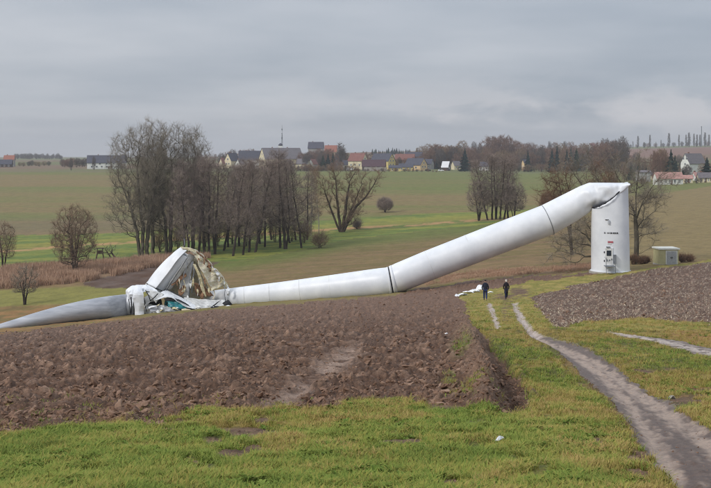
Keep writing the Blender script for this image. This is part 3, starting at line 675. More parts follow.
# nacelle cover panels thrown open over the machinery
sheet('nacelle_cover', [[(166.2,288.4,-.6),(180,296.4,-.8),(198,302.4,-1.0),(224.6,306.6,-1.0)], [(158,295,-1.8),(174,296.4,-2.2),(192,304.0,-2.4),(222,309.0,-2.0)], [(150.6,301.8,-2.6),(170,297.2,-3.0),(188,307.6,-3.0),(210,311.8,-2.6)]], M_white, turb, 137.4, .07, .17, 16, (22, 34), wsc=1.2, smooth=False)
sheet('nacelle_cover', [[(181,297,-.8),(200,299,-.6),(215,300.0,-.4),(226,300.4,-.3)], [(190,301.5,-1.9),(206,304,-1.9),(216,306,-1.7),(226.4,305.4,-1.2)], [(199,308,-2.6),(209,310.8,-2.7),(219,311.0,-2.3),(228,309.6,-1.6)]], M_white2, turb, 137.3, .06, .22, 17, (16, 24), smooth=False)
sheet('floor_panel', [[(144,304,-1.8),(156,305,-2),(168,306,-2.2),(181,309.8,-2.4)], [(144,309,-2.4),(156,310.4,-2.7),(168,310.6,-2.9),(180,312,-2.9)], [(145,315.2,-2.3),(158,314.4,-2.8),(170,313.4,-3.0),(183,313.0,-3.0)]], M_white2, turb, 137, .05, .30, 18, (16, 28), wsc=1.8, smooth=False)
sheet('side_panel', [[(150,307,-2.9),(160,306,-3),(172,308.6,-3.1)], [(151,311.6,-3.1),(161,311.4,-3.2),(171,311.6,-3.2)]], M_blade, turb, 137, .06, .16, 19, (12, 24))
rq = random.Random(12)
for k in range(20):
    f = rq.random(); u0 = np.interp(f, [0, .25, .5, .75, 1], [190, 203, 213, 222, 228]); y0 = np.interp(f, [0, .25, .5, .75, 1], [250, 257, 267, 278, 287]); l_ = rq.uniform(3, 9); w_ = rq.uniform(.8, 2.4)
    sheet('hanging_shred', [[(u0, y0, -.3), (u0+rq.uniform(-1, 2), y0+l_*.5, -.7), (u0+rq.uniform(-1.5, 3), y0+l_, -.5)], [(u0+w_, y0+w_*.8, -.2), (u0+w_*.7+rq.uniform(0, 1.5), y0+l_*.55, -.8), (u0+w_*.4+rq.uniform(-1, 2), y0+l_*1.05, -.5)]], [M_lam, M_white2, M_lamy, M_lamb, M_white][k % 5], turb, 138.0, .03, .16, 80+k, (5, 9), smooth=False)
for k in range(14):
    u0 = rq.uniform(172, 218); y0 = rq.uniform(284, 300); l_ = rq.uniform(4, 12)
    sheet('hanging_shred', [[(u0, y0-l_, -.8), (u0+rq.uniform(-2, 2), y0-l_*.4, -1.1), (u0+rq.uniform(-3, 3), y0, -1.0)], [(u0+1.2, y0-l_, -.9), (u0+1.6, y0-l_*.4, -1.2), (u0+1.0, y0+.8, -1.1)]], [M_lamy, M_white2, M_lam, M_lamb][k % 4], turb, 137.9, .03, .2, 120+k, (4, 9), smooth=False)
for k in range(16):
    u0 = rq.uniform(146, 226); y0 = np.interp(u0, [146,185,226], [308,310,306])+rq.uniform(-3, 4); l_ = rq.uniform(3, 9); a_ = rq.uniform(-.7, .5)
    sheet('torn_strip', [[(u0, y0, -2.4), (u0+l_*.5, y0+l_*a_*.5-rq.uniform(0, 1.5), -2.9), (u0+l_, y0+l_*a_, -2.8)], [(u0+.3, y0+rq.uniform(.8, 2), -2.8), (u0+l_*.5, y0+l_*a_*.5+rq.uniform(.5, 1.5), -3.1), (u0+l_*.9, y0+l_*a_+.7, -3.0)]], [M_white, M_white2, M_dark, M_lamy, M_white2][k % 5], turb, 136.6, .03, .12, 40+k, (4, 8), smooth=False)
for (a, b, r_) in [((150,301.5,134.9),(166,288.8,136.6),.05), ((166,288.8,136.6),(196,303.2,136.0),.06), ((196,303.2,136.0),(222,308,135.6),.06), ((146.5,283.5,137.6),(165,292,136.6),.06), ((165,292.4,136.6),(187.5,257.5,136.9),.035)]:
    MB().tube([P(*a), (P(*a)+P(*b))/2+Vector((0, -.1, -.05)), P(*b)], r_, 6).build('edge_shade_line', M_dark, turb, True)  # dark tubes added along panel edges to imitate shaded gaps
# machinery
mc = MB(); a = P(166, 300.8, 136.0); b = P(186, 307.6, 135.7); mc.tube([a, a.lerp(b, .25), a.lerp(b, .5), b], [.55, .8, .85, .6], 18); gen = mc.build('generator', M_teal, turb, True)
fb = MB()
for k in range(9):
    f = .1+.1*k; p = a.lerp(b, f); q = a.lerp(b, f+.02); fb.tube([p, q], .93, 18)
fb.build('cooling_fins', M_teal, gen)
mc = MB(); mc.tube([P(184, 304.5, 135.4), P(193.5, 308.6, 135.2)], [.42, .34], 14); mc.build('gearbox', M_blue, turb, True)
sheet('teal_cover', [[(167,299.6,-2.2),(176,301,-2.4),(186,305,-2.4)], [(168,306.5,-2.9),(176,308.4,-3.0),(186,309.6,-2.9)]], M_teal, turb, 137, .04, .2, 20, (12, 18), wsc=2)
sheet('dark_lining', [[(164,298.2,-2.3),(176,298.6,-2.5),(188,304.4,-2.6)], [(165,301,-2.5),(177,300.6,-2.7),(190,306.2,-2.7)]], M_dark, turb, 137, .04, .12, 21, (6, 20), wsc=2)
mc = MB(); mc.tube([P(225.4, 302, 136.6), P(228.4, 307.5, 136.4)], [.5, .62], 16); mc.build('tower_top_opening_shade', M_dark, turb, True)  # capped black tube standing in for the shade inside the hole
sheet('foam_block', [[(182,309.4,-3.4),(187,308.8,-3.5),(191,310,-3.3)], [(182,314,-3.6),(187,314.2,-3.6),(191,313,-3.4)]], mat('cream_foam', (212, 200, 172), .9, .2, .1, 4, .3), turb, 137, .3, .1, 22, (6, 8))
# put the thing's origin at the foot of the standing stump
for ch in turb.children: ch.matrix_parent_inverse = Matrix.Translation(-TP)
turb.location = TP
# loose pieces lying clear of the wreck
def scrap(name, u, y, w, d, h, m, label, cat='debris', group=None, seed=0, rz=0, n=9, curl=.3, lift=0):
    g = G(u, y); rs = random.Random(seed); V = []; g.z = float(surf(u, g.y))
    for i in range(n+1):
        for j in range(n+1):
            a, b = i/n-.5, j/n-.5
            z = h*(1-(2*a)**2*(.6+rs.random()*.3))*(.6+.4*math.sin(6*b+seed))*(.7+.3*rs.random())+curl*h*abs(b)
            V.append((a*w*(1-.5*abs(b)*rs.uniform(.6, 1.3)), b*d*(1-.4*abs(a)), max(z, .01)+lift))
    Fs = [(i*(n+1)+j, (i+1)*(n+1)+j, (i+1)*(n+1)+j+1, i*(n+1)+j+1) for i in range(n) for j in range(n)]
    o = link(name, pymesh(name, V, Fs), m, None, False); o.location = g; o.rotation_euler = (0, 0, rz)
    md = o.modifiers.new('s', 'SOLIDIFY'); md.thickness = .015
    return tag(o, label, cat, group)
M_scrap = mat('torn_gelcoat', (232, 233, 235), .5, .4, .08, 4, .1)
scrap('fibreglass_fragment', 480.5, 291.5, 1.1, .9, .85, M_scrap, 'tallest upright white shell fragment beside the jeans-wearing walker', seed=1, curl=.4)
scrap('fibreglass_fragment', 474.3, 291.8, 1.3, .8, .35, M_scrap, 'crumpled white shell fragment second from the walkers in the row of debris', seed=2, rz=.3)
scrap('fibreglass_fragment', 468.6, 292.9, 1.3, .7, .25, M_scrap, 'flat white shell fragment in the middle of the row of debris', seed=3, rz=-.2)
scrap('fibreglass_fragment', 463.0, 294.8, 1.1, .6, .18, M_scrap, 'low white strip of shell debris, second from the plough edge', seed=4, rz=.4)
scrap('fibreglass_fragment', 458.6, 296.6, .8, .6, .22, M_scrap, 'small white shell fragment at the end of the row nearest the ploughed field', seed=5, rz=.9)
scrap('fibreglass_fragment', 490.6, 291.3, .6, .4, .12, M_scrap, 'tiny white scrap on the grass just right of the man in jeans', seed=6)
scrap('paper_scrap', 155.5, 421.6, .30, .06, .04, M_scrap, 'bent white strip of litter on the grass at the plough edge', 'litter', seed=7, rz=.5, lift=.03)
scrap('paper_scrap', 499.5, 441.5, .07, .26, .06, M_scrap, 'white curled strip of litter on the grass left of the track', 'litter', seed=8, rz=-.5, lift=.04)
scrap('paper_scrap', 446.5, 334.0, .16, .16, .08, M_scrap, 'white flake lying on the ploughed earth above the mound', 'litter', seed=9, rz=.2, lift=.05)
scrap('stone', 672, 398, .16, .12, .10, M_concrete, 'pale stone beside the muddy track', 'stone', seed=10, rz=.2)

# ------------------------------------------------------------------ small green transformer hut
M_green = mat('sage_paint', (176, 170, 130), .8, .2, .06, 2, .1); M_trim = mat('pale_trim', (214, 214, 206), .7, .3, .06, 3)
M_shut = mat('grey_door', (166, 168, 170), .6, .3, .08, 6)
hut = empty('transformer_hut', GD(665.8, 136), R(3), 'small sage green hut with flat pale roof and grey double door beside the tower stump', 'hut')
s = 136/F; w = 18.8*s/2; hh = 15.6*s
MB().box(-w, w, -1.3, 1.3, -.3, hh).build('wall', M_green, hut)
MB().box(-w-.14, w+.14, -1.42, 1.42, hh, hh+.17).build('roof', M_trim, hut)
MB().box(-w-.03, w+.03, -1.33, 1.33, -.3, .12).build('plinth', M_concrete, hut)
dxa, dxb = -3.0*s, 7.2*s
f_ = MB(); f_.box(dxa-.1, dxa, -1.36, -1.3, .12, hh-.12); f_.box(dxb, dxb+.1, -1.36, -1.3, .12, hh-.12); f_.box(dxa, dxb, -1.36, -1.3, hh-.22, hh-.12); f_.build('door_frame', M_trim, hut)
for k in range(2):
    x0 = dxa+(dxb-dxa)*k/2+.01; x1 = dxa+(dxb-dxa)*(k+1)/2-.01
    d_ = MB().box(x0, x1, -1.345, -1.3, .13, hh-.23).build('door', M_shut, hut)
    v_ = MB()
    for q in range(10): v_.box(x0+.08, x1-.08, -1.365, -1.345, .3+q*.13, .36+q*.13)
    v_.build('louvre', M_shut, d_)
    MB().box((x1-.1) if k == 0 else (x0+.04), (x1-.04) if k == 0 else (x0+.1), -1.40, -1.345, .85, 1.05).build('handle', M_dark, d_)
# ------------------------------------------------------------------ trees: branch skeletons grown through the crown's volume
def bark(name, c, c2): return mat(name, c, .95, .1, .15, 3.0, .3, 14, c2=c2, stretch=(1, 1, .25))
B_grey = bark('grey_bark', (104, 98, 84), (70, 64, 54)); B_brown = bark('brown_bark', (84, 72, 62), (54, 46, 40))
B_dark = bark('dark_wet_bark', (78, 68, 62), (52, 46, 42)); B_birch = bark('birch_bark', (178, 172, 162), (96, 90, 84))
T_olive = mat('olive_twigs', (152, 142, 126), .95, .1, .15, .6, c2=(114, 106, 94)); T_purple = mat('alder_twigs', (158, 142, 132), .95, .1, .15, .6, c2=(120, 107, 100))
T_tan = mat('tan_twigs', (160, 136, 116), .95, .1, .15, .6, c2=(100, 84, 66)); T_rust = mat('rust_twigs', (130, 102, 82), .95, .1, .15, .4, c2=(98, 78, 66))
N_dark = mat('spruce_needles', (44, 62, 56), .9, .15, .2, 1.2, c2=(24, 40, 36)); N_mid = mat('fir_needles', (58, 72, 52), .9, .15, .2, 1.2, c2=(34, 48, 36))

def grow(rng, start, pts, w):
    """start: list of (pos, parent index); joins every crown point to the tree, short paths preferred"""
    pos = [np.array(p, float) for p, _ in start]; par = [q for _, q in start]; path = []
    for p, q in start: path.append(0 if q < 0 else path[q]+np.linalg.norm(p-pos[q]))
    pts = np.asarray(pts, float); n = len(pts); best = np.full(n, 1e9); bp = np.zeros(n, int); bl_ = np.zeros(n); alive = np.ones(n, bool)
    def upd(i):
        d = np.linalg.norm(pts-pos[i], axis=1); down = np.maximum(pos[i][2]-pts[:, 2], 0); c = d+down*1.2+w*path[i]
        m = c < best; best[m] = c[m]; bp[m] = i; bl_[m] = d[m]
    for i in range(len(pos)): upd(i)
    for _ in range(n):
        j = int(np.argmin(np.where(alive, best, 1e9))); alive[j] = False
        pos.append(pts[j]); par.append(int(bp[j])); path.append(path[bp[j]]+bl_[j]); pts_j = len(pos)-1; upd(pts_j)
    return np.array(pos), np.array(par)
def frusta(A, B, ra, rb, k):
    d = B-A; L_ = np.linalg.norm(d, axis=1, keepdims=True)+1e-9; d = d/L_
    r_ = np.where(np.abs(d[:, 2:3]) > .9, np.array([[1., 0, 0]]), np.array([[0, 0, 1.]])); a = np.cross(d, r_); a /= np.linalg.norm(a, axis=1, keepdims=True)+1e-9; c = np.cross(d, a)
    t = np.arange(k)*2*np.pi/k; V = []
    for cen, rad in ((A-d*ra[:, None]*.3, ra), (B+d*rb[:, None]*.3, rb)):
        V.append(cen[:, None]+rad[:, None, None]*(a[:, None]*np.cos(t)[None, :, None]+c[:, None]*np.sin(t)[None, :, None]))
    V = np.concatenate(V, 1).reshape(-1, 3); n = len(A); b = (np.arange(n)*2*k)[:, None, None]; j = np.arange(k); q = np.stack([j, (j+1) % k, (j+1) % k+k, j+k], -1)[None]
    return V, (b+q).reshape(-1, 4)
def bare_tree(name, seed, stems, pts, tipr=.014, e=2.15, w=.35, base_r=None, twigs=5, tl=.7, tw=.016, sub=2, mt=(B_brown, T_olive), up=.35, thr=.07, wig=.12, collect=True):
    """stems: polylines from the ground. returns root with parts trunk, branches, crown"""
    rng = np.random.RandomState(seed); start = []; stem_idx = []
    for s in stems:
        s = np.array(s, float); m = max(int(np.linalg.norm(np.diff(s, axis=0), axis=1).sum()/.8), 3)
        tt = np.linspace(0, 1, m); base = len(start); par0 = -1
        if base and s[0][2] > .5: par0 = int(np.argmin([np.linalg.norm(np.array(q_[0])-s[0]) for q_ in start]))
        seg = np.linspace(0, 1, len(s))
        for q, t in enumerate(tt):
            p = np.array([np.interp(t, seg, s[:, a]) for a in range(3)])+(rng.normal(0, wig, 3)*np.array([1, 1, .2])*.55 if q else 0)
            start.append((p, base+q-1 if q else par0))
    pos, par = grow(rng, start, pts, w); n = len(pos)
    r = np.zeros(n); ne = np.zeros(n); cc = np.zeros(n, int)
    for i in range(n-1, -1, -1):
        r[i] = max(ne[i], tipr**e)**(1/e)
        if par[i] >= 0: ne[par[i]] += r[i]**e; cc[par[i]] += 1
    if base_r:
        k = base_r/r.max(); f = np.clip(r/r.max(), 0, 1); r = r*(1+(k-1)*f)
    ii = np.where(par >= 0)[0]; A = pos[par[ii]]; Bp = pos[ii]; rb = r[ii]; ra = np.minimum(r[par[ii]], rb*1.5)
    # a kink in each thin link keeps branches from running dead straight
    big_ = rb > thr; root = bpy.data.objects.new(name, None); COL.objects.link(root); root.empty_display_size = .5
    V, Q = frusta(A[big_], Bp[big_], ra[big_], rb[big_], 7); link('trunk', npmesh('trunk', V, Q), mt[0], root, True)
    s_ = ~big_; a_, b_ = A[s_], Bp[s_]; mid = (a_+b_)/2+rng.normal(0, .07, a_.shape)*np.linalg.norm(b_-a_, axis=1, keepdims=True); rm_ = (ra[s_]+rb[s_])/2
    V1, Q1 = frusta(a_, mid, ra[s_], rm_, 4); V2, Q2 = frusta(mid, b_, rm_, rb[s_], 4)
    link('branches', npmesh('branches', np.concatenate([V1, V2]), np.concatenate([Q1, Q2+len(V1)])), mt[0], root)
    # twigs
    cand = np.where((r < thr*.8) & (par >= 0))[0]; cand = np.repeat(cand, twigs); base = pos[cand]+(pos[par[cand]]-pos[cand])*rng.rand(len(cand), 1)
    d0 = pos[cand]-pos[par[cand]]; d0 /= np.linalg.norm(d0, axis=1, keepdims=True)+1e-9
    d = d0+rng.normal(0, .6, d0.shape); d[:, 2] += up; d /= np.linalg.norm(d, axis=1, keepdims=True)
    l = tl*(.4+.9*rng.rand(len(cand), 1)); tip = base+d*l
    TA, TB, TW = [base], [tip], [np.full(len(cand), tw)]
    for q in range(sub):
        f = .25+.6*rng.rand(len(cand), 1); b2_ = base+(tip-base)*f; d2 = d+rng.normal(0, .6, d.shape); d2[:, 2] += up*.5; d2 /= np.linalg.norm(d2, axis=1, keepdims=True)
        TA.append(b2_); TB.append(b2_+d2*l*(.3+.4*rng.rand(len(cand), 1))); TW.append(np.full(len(cand), tw*.75))
    TA = np.concatenate(TA); TB = np.concatenate(TB); TW = np.concatenate(TW)[:, None]
    sd_ = np.cross(TB-TA, rng.normal(0, 1, TA.shape)); sd_ /= np.linalg.norm(sd_, axis=1, keepdims=True)+1e-9
    V = np.stack([TA-sd_*TW, TA+sd_*TW, TB], 1).reshape(-1, 3); Q = np.arange(len(V)).reshape(-1, 3)
    c_ = link('crown', npmesh('crown', V, Q), mt[1], root); c_['kind'] = 'stuff'
    for q_ in root.children:
        if q_.name.startswith('branches'): q_['kind'] = 'stuff'
    return root
TWK = 1.0
def ell(rng, n, c, rx, ry, rz, shell=.0, flat=0):
    out_ = []
    while len(out_) < n:
        p = rng.uniform(-1, 1, 3); q = np.linalg.norm(p)
        if q > 1 or q < shell*rng.rand(): continue
        lump = 1+.18*mnoise.noise(Vector(p)*2.2+Vector((n*.01, rx, rz)))
        if q > .82+.18*mnoise.noise(Vector(p)*3+Vector((rz, n*.1, 1))) : continue
        out_.append((c[0]+p[0]*rx*lump, c[1]+p[1]*ry*lump, c[2]+p[2]*rz*lump))
    return out_
def place(root, u, y=None, D=None, rz=0, sc=1.0, label=None, cat='tree', group=None, sink=.1):
    g = GD(u, D) if D else G(u, y); g.z -= sink
    root.location = g; root.rotation_euler = (0, 0, rz); root.scale = (sc, sc, sc) if not hasattr(sc, '__len__') else sc
    return tag(root, label, cat, group)

rg = np.random.RandomState(11)
# --- two great old trees at the left end of the grove (about 27 m)
def big(seed, H, W, stems, n=1900, tw=8):
    g = np.random.RandomState(seed)
    pts = ell(g, int(n*.75), (0, 0, H*.66), W, W*.85, H*.43, .3)+ell(g, int(n*.25), (-W*.25, 0, H*.36), W*.85, W*.7, H*.24)
    return bare_tree('broadleaf_tree', seed, stems, pts, .014, 2.05, .30, .42, tw, 1.25, .014, 3, (B_grey, T_olive))
D1 = hitD(141, 258); s1_ = D1/F
t1 = big(1, 137*s1_, 42*s1_, [[(0,0,0),(.3,0,6),(-.5,0,12),(-1,0,19)], [(.9,.3,0),(1.3,.2,7),(2.4,.5,14),(3,1,20)], [(-.5,.5,0),(-1.2,.5,6),(-3.0,.5,12),(-5,0,17)]])
place(t1, 142, 258, label='tall round-crowned bare tree at the left end of the grove, its low boughs reaching left')
t2 = big(2, 138*s1_, 42*s1_, [[(0,0,0),(.2,0,7),(.7,0,14),(.3,0,20)], [(-.7,.2,0),(-1.0,.3,7),(-2.0,.3,13),(-2.5,.3,19)]], 1800)
place(t2, 170, D=D1+6, rz=.5, label='tall bare tree with the highest crown, second from the left end of the grove')
t3 = big(3, 118*s1_, 25*s1_, [[(0,0,0),(.2,0,7),(-.5,0,14),(.3,0,19)]], 1200)
place(t3, 153, D=D1+9, rz=2.5, label='bare tree standing behind and between the two tallest trees of the grove')
t3b = big(4, 128*s1_, 30*s1_, [[(0,0,0),(.3,0,6),(.8,0,12),(1.5,0,18)]], 1200)
place(t3b, 193, D=D1+10, rz=1.5, label='broad bare tree just right of the tallest tree in the grove')

# --- alders: slim trunks, short side branches, purple-brown crowns
def alder(seed, H=19, lean=0.0, W=4.8, low=.3, n=560, r0=.25, forked=False, mt=None):
    g = np.random.RandomState(seed); top = lean*H
    pts = []
    while len(pts) < n:
        f = g.rand(); z = low+(1-low)*f; rad = W*(1-.68*f**1.5)*(.35+.65*min(1, f*4+.25)); a = g.rand()*6.283; q = math.sqrt(g.rand())*(.75+.5*g.rand())
        pts.append((top*z+math.cos(a)*rad*q, math.sin(a)*rad*q, H*z+.6*q))
    st_ = [[(0,0,0),(top*.3+.1,0,H*.3),(top*.62-.15,0,H*.62),(top*.97,0,H*.95)]]
    if forked: st_.append([(.3,0,0),(1.0,.1,H*.3),(1.4+top*.6,0,H*.6),(1.6+top,0,H*.88)])
    return bare_tree('alder_tree', seed, st_, pts, .012, 2.15, .22, r0, 8, 1.05, .0135, 2, mt or (B_dark, T_purple), .25, .06, .08)
alders = [alder(21, 20, 0, 5.2, .2, 620), alder(22, 19, .13, 4.2), alder(23, 21, -.07, 5.4, .22, 700, .32, True), alder(24, 18, .2, 3.6, .36), alder(25, 20, -.13, 4.6, .18), alder(26, 17, .03, 3.2, .12, 420)]
al = [ # u, y base, height px, variant, rz, label
 (184,256,100,0,0,'slim alder in front of the broad bare tree, next right of the wreck\'s raised shell'),
 (190,257,92,4,.4,'slim alder closely behind the peak of the torn turbine shell'),
 (198.5,255,104,1,1.2,'alder with a straight dark trunk, first of three set close together right of the wreck'),
 (204,254.5,98,5,2.2,'alder with a thin trunk, middle one of three set close together right of the wreck'),
 (209,255,102,0,3.0,'alder with a dark straight trunk, last of three set close together right of the wreck'),
 (215,254,96,2,4.2,'forked alder in the left half of the grove, left of the pale gable behind'),
 (223.5,251,90,3,.2,'alder leaning right below the pale gable on the hill'),
 (233,256,102,1,.1,'alder leaning right, nearest the field in the middle of the grove'),
 (243,255,100,4,2.9,'upright alder right of the leaning one in the middle of the grove'),
 (249,252,90,5,1.0,'thin alder under the dark grey roof, between two stouter ones'),
 (255,252.5,96,3,.1,'alder with a curved trunk under the left end of the long roof'),
 (265,247,92,0,5.0,'alder under the big white gable'),
 (271.5,240,84,4,.5,'further alder seen through the grove under the white gable'),
 (280,248,96,5,2.0,'slender alder just left of the stoutest trunk of the grove'),
 (285,249,104,2,0,'stoutest forked alder of the grove, below the radio mast'),
 (296,240,84,1,3.6,'further alder seen between the stout forked one and the leaning end one'),
 (301.5,248,92,4,.1,'last alder at the right end of the grove, trunk leaning left'),
 (228,247,86,0,1.9,'thin alder at the back of the grove behind the leaning ones'),
 (239,246,84,2,1.4,'forked alder at the back of the grove left of the dark grey roof'),
 (260,244,86,1,2.6,'alder at the back of the grove left of the white gable'),
 (290,243,82,3,3.3,'leaning alder at the back of the grove right of the radio mast'),
 (307,240,72,5,0.8,'short alder behind the shrub at the right end of the grove')]
GR = 'alders of the grove beyond the wreck'
usedv = set()
for (u, y, h, v, rz, lb) in al:
    H = [20, 19, 21, 18, 20, 17][v]; D = hitD(u, y); sc = h*.93*D/F/H
    o = alders[v] if v not in usedv else copy_tree(alders[v]); usedv.add(v)
    place(o, u, y, rz=rz, sc=sc, label=lb, group=GR)
bt_ = alder(31, 16, .02, 1.8, .2, 260, .11, mt=(B_birch, T_tan)); bt_.name = 'birch_tree'; place(bt_, 311, 236, sc=70*hitD(311, 236)/F/16, label='slender pale-barked birch between the grove and the V-shaped willow')
bt2 = alder(32, 15, -.05, 1.6, .25, 220, .10, mt=(B_birch, T_tan)); bt2.name = 'birch_tree'; place(bt2, 319, 233, sc=62*hitD(319, 233)/F/15, label='second pale thin birch, right beside the V-shaped willow')
# --- the V-shaped willow
def stems_px(u0, y0, lst, D): 
    s = D/F; return [[((u-u0)*s, dy, (y0-y)*s) for (u, y, dy) in st_] for st_ in lst]
Dw = hitD(341, 232); sW = Dw/F
wst = stems_px(341, 232, [[(340,232,0),(336,222,0),(330,206,.3),(325,192,.3),(322,180,0)], [(341,232,0),(339,218,.5),(337,200,.5),(336,182,1),(333,168,1)], [(342,232,0),(345,214,-.3),(347,196,-.3),(350,180,0),(356,170,0)], [(343,232,0),(349,218,0),(356,206,0),(366,196,-.5),(374,184,-.5),(379,174,-.5)], [(342,232,0),(346,222,1),(351,210,1),(357,196,1.5),(362,184,1.5)], [(343,232,0),(346,226,-.5),(351,219,-.7),(356,212,-.7)]], Dw)
g = np.random.RandomState(5); wp = []
for st_ in wst:
    for q in range(110):
        f = g.uniform(.35, 1.05); a = np.array([np.interp(f, np.linspace(0, 1, len(st_)), [p[k] for p in st_]) for k in range(3)]); wp.append(a+g.normal(0, 1, 3)*np.array([1.0, 1.0, .8])*(.5+.9*f)+np.array([0, 0, .6]))
w1 = bare_tree('willow_tree', 5, wst, wp, .012, 2.1, .25, .42, 14, 1.1, .014, 3, (B_brown, T_tan), .5, .07, .06)
place(w1, 341, 232, label='V-shaped many-stemmed old willow right of the grove')
# --- round-topped shrubby tree left
def dome(name, seed, W, H, nst, n, mt, tw=6, r0=.12, low=.1, tl=.8, wfac=.2, tww=.016):
    g = np.random.RandomState(seed); st_ = []
    for k in range(nst):
        a = g.rand()*6.283; q = .25+.55*g.rand(); t = (math.cos(a)*W*q*.75, math.sin(a)*W*q*.75, H*(.55+.2*g.rand()))
        st_.append([(math.cos(a)*.15, math.sin(a)*.15, 0), (t[0]*.35, t[1]*.35, t[2]*.45), t])
    pts = []
    while len(pts) < n:
        p = g.uniform(-1, 1, 3)*np.array([1, 1, .5])+np.array([0, 0, .5]); zz = p[2]
        if math.hypot(p[0], p[1]) > math.sqrt(max(1-((zz-.52)/.5)**2, 0))*(1 if zz > .4 else .75+.25*zz/.4): continue
        if zz < low: continue
        pts.append((p[0]*W, p[1]*W, zz*H))
    return bare_tree(name, seed, st_, pts, .010, 2.15, wfac, r0, int(tw*1.3), tl*1.15, tww, 2, mt, .5, .045, .05)
Dd = hitD(75, 274)
d1 = dome('broadleaf_tree', 41, 24*Dd/F, 70*Dd/F, 9, 1000, (B_brown, T_tan), 7, .26)
place(d1, 74.5, 274.5, label='round dense-twigged bare tree standing alone at the reed edge on the left')
Dl = hitD(4, 270)
l1 = dome('broadleaf_tree', 42, 13*Dl/F, 50*Dl/F, 3, 420, (B_brown, T_tan), 5, .16, .25); place(l1, 3.5, 270, label='bare tree at the left edge of the picture above the reeds')
Ds_ = hitD(25, 304)
l2 = dome('young_tree', 43, 13.5*Ds_/F, 43*Ds_/F, 5, 260, (B_dark, T_olive), 5, .11, .28, .6, .3, .012); place(l2, 24.5, 304.5, label='small sapling with spreading branches in front of the reeds on the left')
Dp = hitD(385, 212)
p1_ = dome('bush', 44, 8.2*Dp/F, 14.5*Dp/F, 8, 500, (B_dark, T_purple), 8, .12, .15, .9); place(p1_, 385, 212.3, label='round dark bush alone on the far field right of the willow', cat='bush')
for (u, y, w_, h_, lb) in [(320,248,9,16,'bare brown shrub at the right foot of the grove'),(357,229,4,7,'clump of suckers at the willow\'s foot')]:
    Dq = hitD(u, y); q = dome('shrub', int(u), w_*Dq/F, h_*Dq/F, 7, 150, (B_brown, T_tan if w_ > 5.5 else T_purple), 5, .05, .05, 1.3); place(q, u, y, label=lb, cat='shrub')
for k, (u, y, w_, h_) in enumerate([(205,247,8,24),(218,246,9,28),(232,244,8,24),(246,246,10,30),(258,243,8,26),(275,242,9,30),(292,241,9,26),(304,243,7,22),(178,250,9,26),(160,252,8,22)]):
    Dq = hitD(u, y); q = dome('thicket', 700+k, w_*Dq/F, h_*Dq/F, 6, 200, (B_brown, T_tan), 5, .07, .05, 1.2); place(q, u, y, label='leafless thicket of undergrowth between the trunks of the grove', cat='undergrowth', group='undergrowth in the grove')
# leaning dead trunks by the hunting stand
for k, (u0, y0, u1, y1, lb) in enumerate([(118,262,109,249,'dead trunk leaning left beside the hunting stand'),(113,262,106,250,'thin dead stem leaning left next to the hunting stand')]):
    Dq = hitD(u0, y0); s = Dq/F; ps = [(0, 0, 0), ((u1-u0)*s*.5, 0, (y0-y1)*s*.6), ((u1-u0)*s, 0, (y0-y1)*s)]
    q = bare_tree('dead_tree', 60+k, [ps], [(ps[2][0]+a, b, ps[2][2]+c) for a, b, c in np.random.RandomState(k).normal(0, .7, (30, 3))], .012, 2.1, .3, .2-.06*k, 4, .6, .012, 1, (B_dark, T_olive), .3, .03, .05)
    place(q, u0, y0, label=lb, cat='dead tree')
# --- clump in the middle distance
Dm = hitD(495, 220); sM = Dm/F
cl = []
for k, (u, h, v, rz, lb) in enumerate([(488,58,3,3.2,'leftmost bare tree of the clump above the bent tower, crown spreading left'),(492,64,0,0,'second tree from the left in the clump above the bent tower'),(496,62,2,1,'forked tree in the middle of the clump above the bent tower'),(500,63,4,2,'tree right of the forked one in the clump above the bent tower'),(504,60,1,.3,'second tree from the right in the clump above the bent tower'),(508,56,5,2.7,'rightmost bare tree of the clump above the bent tower')]):
    o = copy_tree(alders[v]); H = [20, 19, 21, 18, 20, 17][v]; place(o, u, D=Dm+(k % 3)*2, rz=rz, sc=(h*sM/H*1.15, h*sM/H*1.15, h*sM/H), label=lb, group='clump of trees above the bent tower')
for (u, w_, h_, lb) in [(479,13,42,'broad drooping bare tree on the left flank of the clump above the bent tower'),(514,13,38,'low broad bare tree on the right flank of the clump above the bent tower')]:
    q = dome('broadleaf_tree', int(u), w_*sM, h_*sM, 5, 520, (B_dark, T_purple), 7, .2, .22, .9); place(q, u, D=Dm, label=lb)
# --- trees around the stump
Dt = 141; sT = Dt/F
tst = stems_px(636, 266, [[(636,266,0),(636.5,246,0),(636,226,0),(634,212,0)], [(634,214,0),(628,200,.5),(621,184,1),(614,164,1)], [(636,222,0),(641,206,-.5),(648,192,-.8),(658,179,-1),(667,173,-1)], [(636,216,0),(637,196,.6),(640,178,1),(642,162,1.2)], [(634,214,0),(627,208,-1),(620,204,-1.6)], [(637,230,0),(644,222,.4),(648,228,.5),(649,238,.6)], [(638,214,0),(646,204,1),(654,200,1.4),(664,200,1.6)]], Dt)
g = np.random.RandomState(6); wp = []
for k, st_ in enumerate(tst[1:]):
    for q in range(80):
        f = g.uniform(.3, 1.1); a = np.array([np.interp(f, np.linspace(0, 1, len(st_)), [p[c] for p in st_]) for c in range(3)]); wp.append(a+g.normal(0, 1, 3)*np.array([.8, .8, .7])*(.4+.9*f))
w2 = bare_tree('willow_tree', 6, tst, wp, .008, 2.1, .25, .33, 11, .95, .011, 3, (B_grey, T_olive), .2, .05, .04)
place(w2, 636, D=Dt, label='gnarled bare tree directly right of the standing tower stump')
